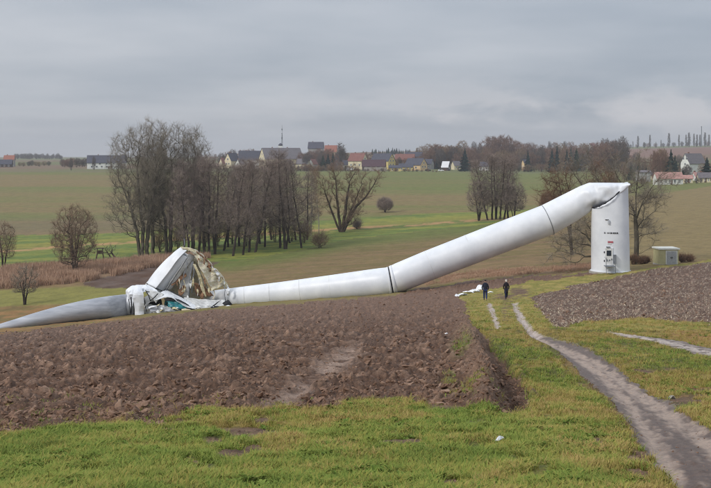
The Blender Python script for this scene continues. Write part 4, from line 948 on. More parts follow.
def wide_tree(u0, y0, D, lst, seed, spread, npt, lb, mt=(B_grey, T_olive), r0=.2, tl=.45, droop=0, tww=.008):
    st_ = stems_px(u0, y0, lst, D); g = np.random.RandomState(seed); wp = []
    for s in st_:
        for q in range(npt):
            f = g.uniform(.3, 1.1); a = np.array([np.interp(f, np.linspace(0, 1, len(s)), [p[c] for p in s]) for c in range(3)]); wp.append(a+g.normal(0, 1, 3)*spread*(.4+.9*f))
    o = bare_tree('broadleaf_tree', seed, st_, wp, tww, 2.1, .25, r0, 11, tl*2.0, tww*1.3, 3, mt, droop, .05, .05); place(o, u0, D=D, label=lb); return o
# behind the tube, left of the stump: branches show below and above it
wide_tree(600, 268, 143, [[(600,268,0),(594,250,0),(586,238,0),(576,232,-.5),(562,238,-1)], [(600,268,0),(596,244,.3),(588,226,.5),(578,222,.5),(568,228,.5)], [(594,250,0),(584,246,-.3),(574,252,-.6),(564,262,-.8)], [(600,268,0),(598,240,.6),(597,214,.8),(601,190,1),(596,170,1),(590,158,1)], [(597,214,.8),(588,196,1),(578,180,1.2),(570,168,1.2)], [(586,240,0),(576,244,.5),(566,246,.8),(556,256,.9)]], 71, .75, 70, 'bare tree behind the bent tower, its low boughs drooping left of the stump', r0=.24)
wide_tree(572, 250, 168, [[(572,250,0),(569,220,0),(565,200,0),(560,184,0),(558,168,0)], [(572,250,0),(571,215,.5),(574,196,.6),(569,182,.8),(566,170,1)], [(569,220,0),(560,204,-.5),(552,192,-.8),(546,184,-1)]], 72, .9, 90, 'bare tree rising behind the sloping tower, left of its bend', (B_brown, T_rust), .26, .6, .2, .011)
for (u, D, w_, h_, lb) in [(600,230,16,72,'dense purple-brown bare tree rising above the tower\'s fold'),(548,270,9,30,'small brown tree just above the middle of the sloping tower'),(612,210,11,66,'bare tree directly behind the top of the tower stump')]:
    q = dome('broadleaf_tree', int(u)+9, w_*D/F, h_*D/F, 6, 620, (B_brown, T_rust), 7, .2, .3, .9); place(q, u, D=D, label=lb)
for (u, D, w_, h_, lb) in [(634,139.5,4.5,9,'bramble thicket at the foot of the gnarled tree'),(641,139,4.5,7,'low bramble between the gnarled tree and the hut'),(646,139.5,3.5,6,'small bramble left of the green hut'),(682,139,4.5,7.5,'heap of dead brushwood right of the green hut'),(690,139,4,6,'low dead bramble further right of the green hut')]:
    q = dome('bramble_bush', int(u)+3, w_*D/F, h_*D/F, 9, 110, (B_brown, T_rust), 4, .03, .03, .5); place(q, u, D=D, label=lb, cat='bush')
# --- hunting stand
M_wood = mat('weathered_wood', (92, 78, 66), .9, .1, .2, 4, .3, c2=(62, 52, 46))
hs_ = empty('hunting_stand', G(100, 262), .3, 'small wooden raised hunting hide on legs at the reed edge', 'hunting stand'); s = hs_.location.y/F
for sx in (-1, 1):
    for sy in (-1, 1): MB().tube([(sx*4.4*s, sy*4*s, -.1), (sx*2.7*s, sy*2.5*s, 8.5*s)], .09, 6).build('leg', M_wood, hs_)
MB().box(-3.2*s, 3.2*s, -3*s, 3*s, 8.4*s, 8.9*s).build('platform', M_wood, hs_)
MB().box(-3*s, 3*s, -2.8*s, 2.8*s, 8.9*s, 11.5*s).build('cabin', M_wood, hs_)
for x in (-2.8, 2.4): MB().box(x*s, (x+.4)*s, -2.8*s, -2.4*s, 11.5*s, 13.6*s).build('post', M_wood, hs_); MB().box(x*s, (x+.4)*s, 2.4*s, 2.8*s, 11.5*s, 13.6*s).build('post', M_wood, hs_)
MB().box(-3.7*s, 3.7*s, -3.6*s, 3.6*s, 13.6*s, 14.1*s).build('roof', M_wood, hs_)
# ------------------------------------------------------------------ the village and the woods beyond the far field
def W(name, c, c2=None): return mat(name, c, .9, .2, .08, .8, c2=c2)
W_white = W('white_render', (222, 222, 216)); W_cream = W('cream_render', (216, 204, 172)); W_yellow = W('yellow_render', (208, 188, 126)); W_orange = W('apricot_render', (212, 184, 142))
W_grey = W('grey_render', (150, 148, 144)); W_brick = W('dull_brick', (128, 96, 84)); W_dark = W('dark_boards', (82, 72, 70)); W_stone = W('fence_stone', (164, 156, 148))
def Rf(name, c, c2): return mat(name, c, .85, .2, .1, 1.2, .3, 10, c2=c2, stretch=(1, 1, 3))
R_red = Rf('red_tiles', (140, 98, 90), (112, 80, 74)); R_orange = Rf('orange_tiles', (160, 108, 92), (136, 90, 78)); R_slate = Rf('dark_slate', (88, 88, 98), (66, 66, 76)); R_grey = Rf('grey_roofing', (122, 116, 118), (96, 92, 96))
R_wine = Rf('wine_red_roofing', (92, 70, 76), (72, 56, 62)); R_pink = Rf('faded_red_tiles', (186, 146, 138), (160, 120, 112)); R_white = Rf('bright_metal_roof', (226, 226, 228), (206, 206, 210))
M_frame = mat('window_frame', (226, 226, 222), .6, .3, .03); M_door = mat('brown_door', (96, 70, 54), .7, .3, .1)
_win = {}
def window(parent, M, w, h, framed=True):
    key = (round(w, 1), round(h, 1))
    if key not in _win:
        f = MB(); t = .12
        f.box(-w/2-t, w/2+t, -.08, 0, -h/2-t, -h/2); f.box(-w/2-t, w/2+t, -.08, 0, h/2, h/2+t); f.box(-w/2-t, -w/2, -.08, 0, -h/2, h/2); f.box(w/2, w/2+t, -.08, 0, -h/2, h/2); f.box(-.04, .04, -.07, -.03, -h/2, h/2)
        a = pymesh('window', f.v, f.f); a.materials.append(M_frame); b_ = MB().box(-w/2, w/2, -.03, .0, -h/2, h/2); b = pymesh('pane', b_.v, b_.f); b.materials.append(M_glass); _win[key] = (a, b)
    a, b = _win[key]; o = bpy.data.objects.new('window', a); COL.objects.link(o); o.parent = parent; o.matrix_local = M
    p = bpy.data.objects.new('pane', b); COL.objects.link(p); p.parent = o
def house(u, D, Lp, Wp, hw, hr, rot, wm, rm, label, name='house', wins='', chim=1, hip=False, dz=0, cat='house', group=None, door=True, gm=None):
    s = D/F; l, w, hw, hr = Lp*s/2, Wp*s/2, hw*s, hr*s
    o = empty(name, GD(u, D)+Vector((0, 0, dz*s)), R(rot), label, cat, group)
    g = .0 if hip else 1
    if hip: pr = [(-l,-w,-1),(l,-w,-1),(l,w,-1),(-l,w,-1),(-l,-w,hw),(l,-w,hw),(l,w,hw),(-l,w,hw)]; MB().poly(pr, [(0,3,2,1),(4,5,6,7),(0,1,5,4),(1,2,6,5),(2,3,7,6),(3,0,4,7)]).build('wall', wm, o)
    else: MB().poly([(-l,-w,-1),(l,-w,-1),(l,w,-1),(-l,w,-1),(-l,-w,hw),(l,-w,hw),(l,w,hw),(-l,w,hw),(-l,0,hw+hr),(l,0,hw+hr)], [(0,3,2,1),(0,1,5,4),(2,3,7,6),(1,2,6,9,5),(3,0,4,8,7),(4,5,9,8),(6,7,8,9)]).build('wall', wm, o)
    ov, th = .45, .22; k = hr/w; e = w+ov; ze = hw-ov*k; q = l*.45 if hip else -.35
    V = [(-l-.35,-e,ze),(l+.35,-e,ze),(l-q,0,hw+hr),(-l+q,0,hw+hr),(-l-.35,e,ze),(l+.35,e,ze)]; V2 = [(a, b, c+th) for a, b, c in V]
    fs = [(6,7,8,9),(9,8,11,10),(0,3,2,1),(3,4,5,2),(0,1,7,6),(4,10,11,5),(1,2,8,7),(2,5,11,8),(0,6,9,3),(3,9,10,4)]
    rf = MB().poly(V+V2, fs).build('roof', rm, o)
    for c in range(chim):
        cx_ = (-.45+.8*c)*l; MB().box(cx_-.35, cx_+.35, .3, 1.0, hw+hr*.55, hw+hr+.9).build('chimney', W_brick, rf)
    ww, wh = min(1.1, w*.3), 1.3
    for tok in wins.split():
        fc, n = tok[0], int(tok[1]); z = float(tok[2:])*(hw if fc == 'f' else hw+hr)
        for i in range(n):
            f = (i+.5)/n*2-1
            if fc == 'f': window(o, Matrix.Translation((f*l*.88, -w-.01, z)), ww, wh)
            elif fc == 'l': window(o, Matrix.Translation((-l-.01, f*w*.7, z)) @ Matrix.Rotation(R(-90), 4, 'Z'), ww, wh)
            elif fc == 'r': window(o, Matrix.Translation((l+.01, f*w*.7, z)) @ Matrix.Rotation(R(90), 4, 'Z'), ww, wh)
    if door: MB().box(-.5+l*.1, .5+l*.1, -w-.08, -w+.0, 0, 2.1).build('door', M_door, o)
    return o
# left edge
house(5, 900, 14, 8, 3.2, 4.2, 8, W_dark, R_slate, 'long dark barn with slate roof at the left edge of the skyline', 'barn', 'f30.5', 0, cat='barn')
house(9.5, 930, 10, 7, 7.0, 4.0, 5, W_grey, R_orange, 'house with bright orange-red roof behind the dark barn at the far left', 'house', '', 1)
house(107, 850, 38, 14, 6.4, 7.0, 10, W_white, R_slate, 'long white farmhouse with a dark slate roof left of the tall trees', 'farmhouse', 'f70.35 f50.8 l20.3 l10.6', 1)
# centre, behind the grove
house(232, 880, 12, 9, 8, 7, 52, W_cream, R_slate, 'house with pale pointed gable behind the left part of the grove', 'house', 'l20.3 l10.6', 1)
house(252, 885, 26, 10, 8.5, 8.5, 4, W_white, R_slate, 'white house under a long dark grey roof between two pale gables', 'house', 'f50.6', 1)
house(249, 840, 7, 7, 4.5, 5, 80, W_white, R_grey, 'small white gabled annex in front of the long dark grey roof', 'annex', 'l20.3 l10.6', 0)
house(281, 860, 40, 19, 10, 10.5, 24, W_cream, R_grey, 'big building with tall cream gable and very long grey roof below the mast', 'house', 'l30.25 l20.5 l10.7 f60.6', 2)
tw_ = empty('bell_turret', GD(280.5, 868)+Vector((0, 0, 20*868/F)), 0, 'small white domed turret on the long roof beside the mast', 'turret'); s = 868/F
MB().box(-1.6, 1.6, -1.6, 1.6, -3, 2.2).build('wall', W_white, tw_); MB().tube([(0,0,2.2),(0,0,2.9),(0,0,3.7),(0,0,4.2)], [1.9,1.75,1.1,.15], 14).build('dome', R_slate, tw_, True)
ms = empty('radio_mast', GD(282, 875), 0, 'tall thin lattice radio mast rising above the long grey roof', 'mast'); s = 875/F
H_ = 43*s
for a in range(3):
    t = a*2.094; MB().tube([(math.cos(t)*.8, math.sin(t)*.8, -1), (math.cos(t)*.32, math.sin(t)*.32, H_*.78)], .14, 5).build('leg', M_steel, ms)
br_ = MB()
for k in range(22):
    z0 = H_*.78*k/22; z1 = H_*.78*(k+1)/22
    for a in range(3):
        t0, t1 = a*2.094, (a+1)*2.094; r0, r1 = .8-.48*k/22, .8-.48*(k+1)/22; br_.tube([(math.cos(t0)*r0, math.sin(t0)*r0, z0), (math.cos(t1)*r1, math.sin(t1)*r1, z1)], .06, 4)
o_ = br_.build('bracing', M_steel, ms); o_['kind'] = 'stuff'
MB().tube([(0,0,H_*.76),(0,0,H_)], .13, 6).build('antenna', M_steel, ms)
for z, w_, h_ in ((.70, .9, 1.8), (.80, 1.0, .5), (.90, .8, 1.2)): MB().tube([(0,0,H_*z-h_/2),(0,0,H_*z+h_/2)], w_*.6, 10).build('dish', M_steel, ms)
house(316, 1050, 15, 9, 16, 6, -5, W_grey, R_slate, 'dark-roofed house on the skyline right of the mast', 'house', '', 1)
house(331, 1000, 12, 8, 13.5, 6, -6, W_cream, R_orange, 'house with orange roof on the skyline above the dark conifers', 'house', '', 1)
# hamlet in the middle
house(358, 830, 17, 10, 9, 7, -34, W_cream, R_red, 'cream house with red tiled roof and yellow gable, leftmost of the hamlet', 'house', 'r20.35 r10.68 f30.5', 1, gm=W_yellow)
house(374, 795, 23, 10, 4.5, 6.2, -6, W_dark, R_wine, 'low barn with wine-red roof behind the pale yard wall', 'barn', 'f40.6', 0, cat='barn')
house(383, 835, 22, 12, 8.5, 7, -38, W_yellow, R_slate, 'yellow house with dark roof and tall gable beside the wine-red barn', 'house', 'r20.3 r20.55 r10.75 f30.5', 1)
house(405, 860, 19, 9, 9, 5.5, -8, W_brick, R_red, 'red-roofed brick house behind the two yellow gables', 'house', 'f40.6', 1)
house(414, 880, 17, 9, 10.5, 5.5, -6, W_grey, R_slate, 'grey-roofed house behind the apricot gable', 'house', 'f30.6', 1)
house(395, 780, 12, 7, 3.6, 2.0, -3, W_yellow, R_slate, 'low yellow shed in front of the yellow house', 'shed', 'f20.5', 0, cat='shed')
house(406, 800, 14, 7, 3.8, 3.0, -4, W_yellow, R_slate, 'long low slate-roofed outbuilding between the yellow shed and the apricot house', 'shed', 'f30.5', 0, cat='shed')
house(416, 810, 20, 11, 5.8, 6.2, -42, W_orange, R_slate, 'apricot house with slate roof, rightmost of the hamlet', 'house', 'r20.3 r10.62 f20.5', 1)
# pale yard wall, built of posts and panels
yw = empty('yard_wall', GD(375.5, 780), 0, 'long pale yard wall in front of the wine-red barn', 'wall'); s = 780/F
for k in range(6):
    x = (-11.5+k*3.85)*s; MB().box(x, x+3.6*s, -.12, .12, -.8, 5.2*s*.75).build('panel', W_stone, yw); MB().box(x-.25*s, x, -.2, .2, -.8, 5.6*s*.75).build('post', W_stone, yw)
# white van
s = 790/F; vn = empty('van', GD(350, 790), R(8), 'white van parked at the field edge left of the hamlet', 'van')
M_van = mat('van_paint', (232, 232, 232), .35, .5, .03)
MB().poly([(-2.6,-1,.4),(2.6,-1,.4),(2.6,-1,1.2),(1.7,-1,2.2),(-2.6,-1,2.3),(-2.6,1,.4),(2.6,1,.4),(2.6,1,1.2),(1.7,1,2.2),(-2.6,1,2.3)], [(0,1,2,3,4),(9,8,7,6,5),(0,5,6,1),(1,6,7,2),(2,7,8,3),(3,8,9,4),(4,9,5,0)]).build('body', M_van, vn)
MB().box(1.0, 1.9, -1.02, -1.0, 1.25, 1.95).build('window', M_glass, vn)
for x in (-1.7, 1.7):
    for y_ in (-.95, .75): MB().tube([(x, y_, .36), (x, y_+.2, .36)], .36, 14).build('wheel', M_dark, vn)
for x, w_, lb in ((356.5, 1.9, 'dark car parked right of the white van'), (441, 2.0, 'pale car half hidden at the wood\'s edge'), (428, 1.9, 'dark car parked right of the apricot house')):
    c_ = empty('car', GD(x, 790), 0, lb, 'car'); m_ = M_dark if 'dark' in lb else M_van
    MB().poly([(-2.1,-.8,.35),(2.1,-.8,.35),(2.1,-.8,.9),(1.1,-.8,1.0),(.5,-.75,1.45),(-1.3,-.75,1.45),(-2.1,-.8,1.0),(-2.1,.8,.35),(2.1,.8,.35),(2.1,.8,.9),(1.1,.8,1.0),(.5,.75,1.45),(-1.3,.75,1.45),(-2.1,.8,1.0)], [(0,1,2,3,4,5,6),(13,12,11,10,9,8,7),(0,7,8,1),(1,8,9,2),(2,9,10,3),(3,10,11,4),(4,11,12,5),(5,12,13,6),(6,13,7,0)]).build('body', m_, c_)
    MB().box(-1.2, .5, -.83, -.78, 1.02, 1.36).build('window', M_glass, c_)
    for q in (-1.3, 1.3): MB().tube([(q, -.8, .32), (q, -.62, .32)], .32, 12).build('wheel', M_dark, c_)
# right of the hamlet
house(446, 815, 7, 6, 4.0, 5.0, -28, W_dark, R_white, 'dark hut with a bright white roof at the edge of the wood', 'house', 'r20.3', 0)
house(524.5, 850, 4, 4, 8, 3, 30, W_orange, R_slate, 'narrow pale gable between trees beyond the clump', 'house', 'l10.4', 0)
house(507, 870, 9, 6, 4, 4, -10, W_cream, R_grey, 'low cream house hidden behind the top of the clump', 'house', 'f30.5', 0)
house(577, 820, 10, 6, 4, 3, 4, W_grey, R_slate, 'low grey house under the dark spruces above the tower\'s slope', 'house', 'f30.5', 0)
house(592, 1450, 7, 5, 6, 4, 40, W_white, R_red, 'tiny white and red house on the skyline above the tower\'s fold', 'house', 'l10.4', 0)
house(643, 560, 13, 7, 9.5, 1.6, 4, W_grey, R_grey, 'flat-roofed grey house right of the tree behind the stump', 'house', 'f30.35 f30.8', 0)
house(668, 505, 27, 11, 6.5, 5.5, 6, W_white, R_pink, 'white bungalow with faded red roof and dark windows at the right', 'bungalow', 'f50.5 l20.3', 1)
house(688, 520, 8, 5, 5, 2.6, -4, W_cream, R_pink, 'low cream shed with faded red roof beside the white bungalow', 'shed', 'f20.5', 0, cat='shed')
house(704, 525, 12, 6, 5.5, 4, -3, W_cream, R_grey, 'low grey-roofed house at the right edge of the picture', 'house', 'f30.5', 1)
house(693, 640, 23, 11, 14, 9, 32, W_white, R_grey, 'house with white pointed gable and long grey roof above the bungalow', 'house', 'l10.55 l20.8', 1)

for (u, D, L_, W_, hwp, hrp, rot, wmt, rmt, lb, wn) in [(289,830,9,7,5,4.5,70,W_white,R_slate,'small white gabled house behind the right half of the grove','l20.3 l10.6'),(303,845,12,7,5.5,4.5,-20,W_cream,R_grey,'cream house behind the right end of the grove','f30.5 r10.6'),
 (313,850,8,6,5,4.5,60,W_white,R_red,'small white house with red roof right of the grove','l20.3'),(340,870,10,7,7,5,-25,W_grey,R_slate,'grey house above the willow, left of the white van','f20.5 r10.6'),(346,845,8,6,4.5,4,20,W_white,R_slate,'little white house left of the cream red-roofed one','f20.5'),
 (428,850,10,7,5.5,4.5,-30,W_grey,R_slate,'grey house half hidden by trees right of the apricot house','f20.5 r10.6'),(456,850,8,6,4.5,4,30,W_cream,R_grey,'small cream house between the hut and the tall blue spruce','f20.5'),(484,840,9,6,4.5,4,-15,W_white,R_slate,'low white house hidden behind the top left of the clump','f30.5'),
 (240,870,9,6,4.5,4.5,65,W_white,R_grey,'white gabled cottage behind the middle of the grove','l10.5'),(224,880,8,6,5,5,45,W_cream,R_red,'cream cottage at the left of the town behind the grove','l10.5'),(655,600,10,6,5,4,-10,W_cream,R_slate,'cream house hidden by trees left of the tallest spruce','f30.5'),(697,560,9,6,4,4,25,W_white,R_pink,'white cottage with faded red roof below the white pointed gable','f20.5 l10.5')]:
    house(u, D, L_, W_, hwp, hrp, rot, wmt, rmt, lb, 'house', wn, 1)
# --- spruces
def spruce(name, seed, H, Wd, mt):
    g = np.random.RandomState(seed); root = bpy.data.objects.new(name, None); COL.objects.link(root)
    MB().tube([(0,0,-.5),(0,0,H*.5),(0,0,H*.97)], [H*.018, H*.011, .02], 6).build('trunk', B_brown, root)
    n = 2300; z = g.rand(n)**1.35; rad = Wd*(1-z)**.9*(.78+.22*np.sin(z*46+g.rand()*6))*(.85+.3*g.rand(n)); a = g.rand(n)*6.283; st_ = g.uniform(.15, .8, n)
    rad *= 1+.18*np.sin(a*3+seed+z*5)
    A = np.stack([np.cos(a)*rad*st_, np.sin(a)*rad*st_, H*(.06+.93*z)+rad*.12], 1); Bq = np.stack([np.cos(a)*rad, np.sin(a)*rad, H*(.06+.93*z)-rad*.16*(1-st_)-.15], 1)
    sd_ = np.stack([-np.sin(a), np.cos(a), g.normal(0, .3, n)], 1)*(.12+.34*g.rand(n))[:, None]*(H/14)
    V = np.stack([A-sd_*.5, Bq-sd_*.3, Bq+sd_*.3+np.array([0, 0, .1]), A+sd_*.5], 1).reshape(-1, 3)
    o = link('crown', npmesh('crown', V, np.arange(len(V)).reshape(-1, 4)), mt, root); o['kind'] = 'stuff'; return root
sp = [spruce('spruce_tree', 81, 14, 3.1, N_dark), spruce('spruce_tree', 82, 14, 2.6, N_dark), spruce('fir_tree', 83, 14, 3.8, N_mid)]
fresh = set()
def inst(lib, k, u, D, h, sc=1, H=14, rz=0, label=None, cat='tree', group=None, wf=1.0):
    o = lib[k] if (id(lib), k) not in fresh else copy_tree(lib[k]); fresh.add((id(lib), k))
    q = h*D/F/H; return place(o, u, D=D, rz=rz, sc=(q*wf, q*wf, q), label=label, cat=cat, group=group, sink=.4)
rp = random.Random(9)
for i, (u, D, h, wf, k, lb) in enumerate([
 (328,815,17,1.3,0,'dark spruce left of the two conifers beyond the willow'),(333,820,18,1.2,1,'dark conifer above the willow, under the orange roof'),(323,845,15,1.2,2,'dark green fir left of the conifers above the willow'),
 (465,800,24,1.3,0,'tall dark blue spruce left of the clump above the bent tower'),(437,860,16,1.0,1,'dark conifer behind the hut with the white roof'),(528,815,22,1.1,1,'pointed dark spruce right of the clump above the bent tower'),
 (552,810,24,1.0,0,'dark spruce, left of a pair above the tower\'s slope'),(557,830,26,.9,1,'slim dark spruce, right of a pair above the tower\'s slope'),(567,815,23,.9,0,'left spruce of the dark trio above the tower\'s fold'),(571,825,25,.9,1,'middle spruce of the dark trio above the tower\'s fold'),(576.5,815,24,1.0,2,'right spruce of the dark trio above the tower\'s fold'),
 (671,560,33,1.15,0,'tallest dark spruce above the white bungalow'),(675,575,26,1.2,1,'dark spruce leaning against the tallest one, toward the white gable'),(707,545,25,1.5,0,'broad dark spruce at the right edge'),(713,560,21,1.3,1,'dark spruce cut by the right edge of the picture'),
 (631,590,15,1.3,2,'dark fir left of the flat-roofed grey house'),(638,585,17,1.1,1,'dark spruce in front of the flat-roofed grey house'),(646,575,15,.9,0,'small dark spruce right of the flat-roofed grey house'),(683,560,12,1.4,2,'low dark fir between bungalow and white gable'),
 (512,1200,5,1.4,1,'small dark conifer on the skyline right of the clump'),(417,1500,8,1.5,2,'dark conifer on the skyline right of the long spruce row')]):
    inst(sp, k, u, D, h, wf=wf, rz=rp.random()*6, label=lb)
for k in range(19):
    inst(sp, k % 3, 372+k*2.1+rp.uniform(-.7, .7), 1620+rp.uniform(-30, 30), rp.uniform(4.0, 7.6), wf=rp.uniform(1.2, 1.8), rz=rp.random()*6, label='dark conifer of the short row on the skyline above the hamlet', group='conifer row above the hamlet')
for k in range(8):
    inst(sp, k % 3, 532+k*3.3+rp.uniform(-1.5, 1.5), 1350+rp.uniform(-30, 30), rp.uniform(4, 8), wf=1.2, rz=rp.random()*6, label='small dark conifer on the skyline behind the wood', group='small skyline conifers behind the wood')
# --- far bare trees
def fardome(seed, W_, H_, mt, n=260): return dome('broadleaf_tree', seed, W_, H_, 5, n, mt, 7, .17, .12, 1.2, .2, .045)
T_frust = mat('far_rust_twigs', (140, 112, 96), .95, .1, .12, .3, c2=(112, 88, 76)); T_fgrey = mat('far_grey_twigs', (118, 108, 100), .95, .1, .12, .3, c2=(92, 84, 80))
T_ffawn = mat('far_fawn_twigs', (150, 128, 102), .95, .1, .12, .3, c2=(120, 100, 82))
ft = [fardome(91, 4.2, 14, (B_brown, T_frust)), fardome(92, 3.4, 14, (B_brown, T_fgrey)), fardome(93, 5, 14, (B_brown, T_frust)), fardome(94, 4.4, 14, (B_brown, T_ffawn)), fardome(95, 2.6, 14, (B_grey, T_fgrey))]
def row(n, u0, u1, D0_, D1_, h0, h1, label, group, ks=(0, 1, 2, 3), wf=(.9, 1.3)):
    hedge = 'hedge' in label or 'shrub' in label or 'scrub' in label or 'low bare garden' in label
    for k in range(n):
        u = u0+(u1-u0)*(k+rp.uniform(.1, .9))/n
        q_ = inst(ft, rp.choice(ks), u, rp.uniform(D0_, D1_), rp.uniform(h0, h1), rz=rp.random()*6.28, wf=rp.uniform(*wf), label=label, group=group)
        if hedge: q_.name = 'hedge_shrub'; q_['category'] = 'shrub'
row(62, 424, 622, 850, 930, 15, 23, 'bare brown tree in the wood along the far edge of the field', 'trees of the wood along the far field')
row(30, 418, 625, 1000, 1150, 15, 22, 'bare rust-brown tree deeper in the wood beyond the far field', 'trees deeper in the wood', (0, 2, 3))
row(24, 470, 625, 1400, 1600, 9, 15, 'small bare tree on the skyline behind the wood', 'skyline trees behind the wood', (0, 1, 2, 4))
row(6, 487, 512, 1000, 1050, 27, 31, 'tall rust-brown bare tree rising over the wood behind the clump', 'tall trees behind the clump', (0, 2))
row(9, 590, 624, 760, 820, 25, 34, 'tall bare tree of the wood just above the tower\'s fold', 'tall trees above the tower\'s fold', (0, 2, 1))
row(16, 292, 330, 830, 1000, 12, 20, 'bare tree below the dark-roofed skyline house right of the mast', 'trees right of the mast', (0, 1, 2))
row(22, 300, 352, 775, 800, 3, 6, 'low hedge shrub along the field edge left of the hamlet', 'field hedge left of the hamlet', (0, 1, 3), (1.3, 2.2))
row(18, 352, 440, 768, 776, 2, 4, 'low hedge shrub at the foot of the hamlet', 'hedge below the hamlet', (0, 1, 3), (1.4, 2.4))
row(9, 362, 426, 815, 880, 9, 15, 'bare garden tree between the houses of the hamlet', 'garden trees in the hamlet', (0, 1, 3))
row(22, 622, 716, 700, 900, 8, 15, 'bare tree in the hedges behind the houses on the right', 'trees behind the right-hand houses', (0, 1, 2, 3))
row(24, 500, 622, 800, 830, 5, 11, 'low bare tree along the front of the wood', 'shrubby front of the wood', (0, 1, 3), (1.1, 1.7))
row(6, 102, 130, 835, 848, 3, 8, 'small bare tree in front of the white farmhouse', 'trees in front of the farmhouse', (1, 3), (.9, 1.4))
row(12, 430, 460, 870, 900, 18, 26, 'bare tree in the wood behind the hut with the white roof', 'trees behind the white-roofed hut', (0, 1, 3))
row(10, 655, 668, 570, 610, 18, 34, 'bare brown tree left of the tallest spruce on the right', 'bare trees left of the tallest spruce', (0, 3), (.6, .8))
row(16, 622, 716, 600, 660, 10, 17, 'bare bush-like tree among the houses on the right', 'trees among the houses on the right', (0, 1, 3))
row(9, 640, 716, 505, 520, 4, 7, 'low bare garden tree beside the bungalow', 'garden trees by the bungalow', (1, 3), (1.2, 1.8))
row(26, 14, 62, 1900, 2100, 4, 6.5, 'tiny bare tree in the line on the left skyline', 'tree line on the left skyline', (1, 4), (1.2, 1.8))
row(14, 60, 100, 900, 960, 7, 10, 'low grey bare tree between the tiny tree line and the white farmhouse', 'low trees left of the farmhouse', (1, 2), (1.0, 1.6))
row(8, 18, 50, 930, 980, 4, 6, 'low scrub tree right of the orange-roofed house', 'scrub right of the orange-roofed house', (1, 3), (1.4, 2))
row(14, 215, 322, 900, 960, 13, 18, 'bare tree among the buildings behind the grove', 'trees behind the grove', (0, 1, 2))
row(16, 284, 350, 770, 800, 5, 10, 'bare tree in the gardens along the field edge right of the grove', 'garden trees right of the grove', (0, 1, 3))
row(7, 318, 348, 840, 900, 13, 22, 'bare tree between the orange roof and the hamlet', 'trees left of the hamlet', (1, 0))
row(10, 345, 425, 900, 950, 12, 15, 'bare tree behind the roofs of the hamlet', 'trees behind the hamlet', (0, 1, 3))
row(12, 122, 225, 1300, 1500, 6, 9, 'small bare tree on the skyline behind the tall trees', 'skyline trees behind the tall trees', (1, 0))
inst(ft, 1, 71, 800, 13.5, rz=1, wf=.55, label='lone pine-like tree at the field edge left of the farmhouse'); inst(ft, 4, 341, 850, 26, rz=2, wf=1.1, label='tall round grey tree right of the orange roof on the skyline')
inst(ft, 1, 94, 815, 14, rz=2, wf=.6, label='bare tree standing against the gable end of the white farmhouse')
# poplars on the right-hand skyline
def poplar(seed):
    g = np.random.RandomState(seed); H = 14; pts = []
    while len(pts) < 200:
        z = g.uniform(.12, 1); r_ = 1.25*math.sin(math.pi*min(z*.9+.08, 1))**.7; a = g.rand()*6.283; q = math.sqrt(g.rand()); pts.append((math.cos(a)*r_*q, math.sin(a)*r_*q, z*H))
    return bare_tree('poplar_tree', seed, [[(0,0,0),(0,0,H*.95)]], pts, .02, 2.1, .2, .22, 6, 1.1, .045, 2, (B_brown, T_fgrey), 1.4, .06, .03)
pp = [poplar(96), poplar(97)]
for k, (u, h) in enumerate([(638,12),(644,6),(650,13),(661,8),(669,14),(679,12),(686,12),(689,14),(694,13),(697,12),(700,12),(705,14),(709,12),(713,13),(656,6),(633,7)]):
    inst(pp, k % 2, u, 2000+rp.uniform(-60, 60), h, rz=k, wf=rp.uniform(.9, 1.3), label='thin poplar in the row along the right-hand skyline', group='poplars on the right skyline')
row(15, 622, 716, 2050, 2200, 3.5, 6, 'small bush-like tree between the skyline poplars', 'low trees between the poplars', (1, 2, 4), (1.2, 1.8))
ch = empty('factory_chimney', GD(701.5, 2100), 0, 'thin tall chimney among the poplars on the right skyline', 'chimney'); s = 2100/F
MB().tube([(0,0,-2),(0,0,20*s)], [1.1,.75], 12).build('shaft', M_steel, ch); MB().tube([(0,0,19.6*s),(0,0,20.2*s)], .95, 12).build('rim', M_dark, ch)

# ------------------------------------------------------------------ the two walkers
def skin(name, verts, edges, rad, m, parent, levels=2):
    me = bpy.data.meshes.new(name); me.from_pydata(verts, edges, []); me.update(); o = bpy.data.objects.new(name, me); COL.objects.link(o)
    md = o.modifiers.new('k', 'SKIN'); md.use_smooth_shade = True
    for v, r_ in zip(me.skin_vertices[0].data, rad): v.radius = r_ if hasattr(r_, '__len__') else (r_, r_)
    me.skin_vertices[0].data[0].use_root = True
    sb = o.modifiers.new('s', 'SUBSURF'); sb.levels = levels; sb.render_levels = levels
    dg = bpy.context.evaluated_depsgraph_get(); nm = bpy.data.meshes.new_from_object(o.evaluated_get(dg)); bpy.data.objects.remove(o); nm.name = name
    nm.materials.clear(); nm.materials.append(m); return link(name, nm, None, parent, True)
M_skin = mat('skin', (198, 156, 134), .6, .3, .05, 8); M_jean = mat('blue_denim', (44, 58, 108), .9, .2, .15, 12, c2=(32, 44, 88)); M_navy = mat('navy_jacket', (38, 42, 56), .85, .2, .15, 10); M_coat = mat('black_coat', (40, 34, 40), .85, .2, .15, 10)
M_hair = mat('dark_hair', (44, 38, 36), .8, .2, .2, 20); M_wool = mat('white_wool_hat', (224, 220, 212), .95, .1, .08, 20); M_shoe = mat('dark_shoes', (40, 36, 34), .6, .3, .1, 8); M_dj = mat('dark_denim', (40, 44, 66), .9, .2, .1, 12)
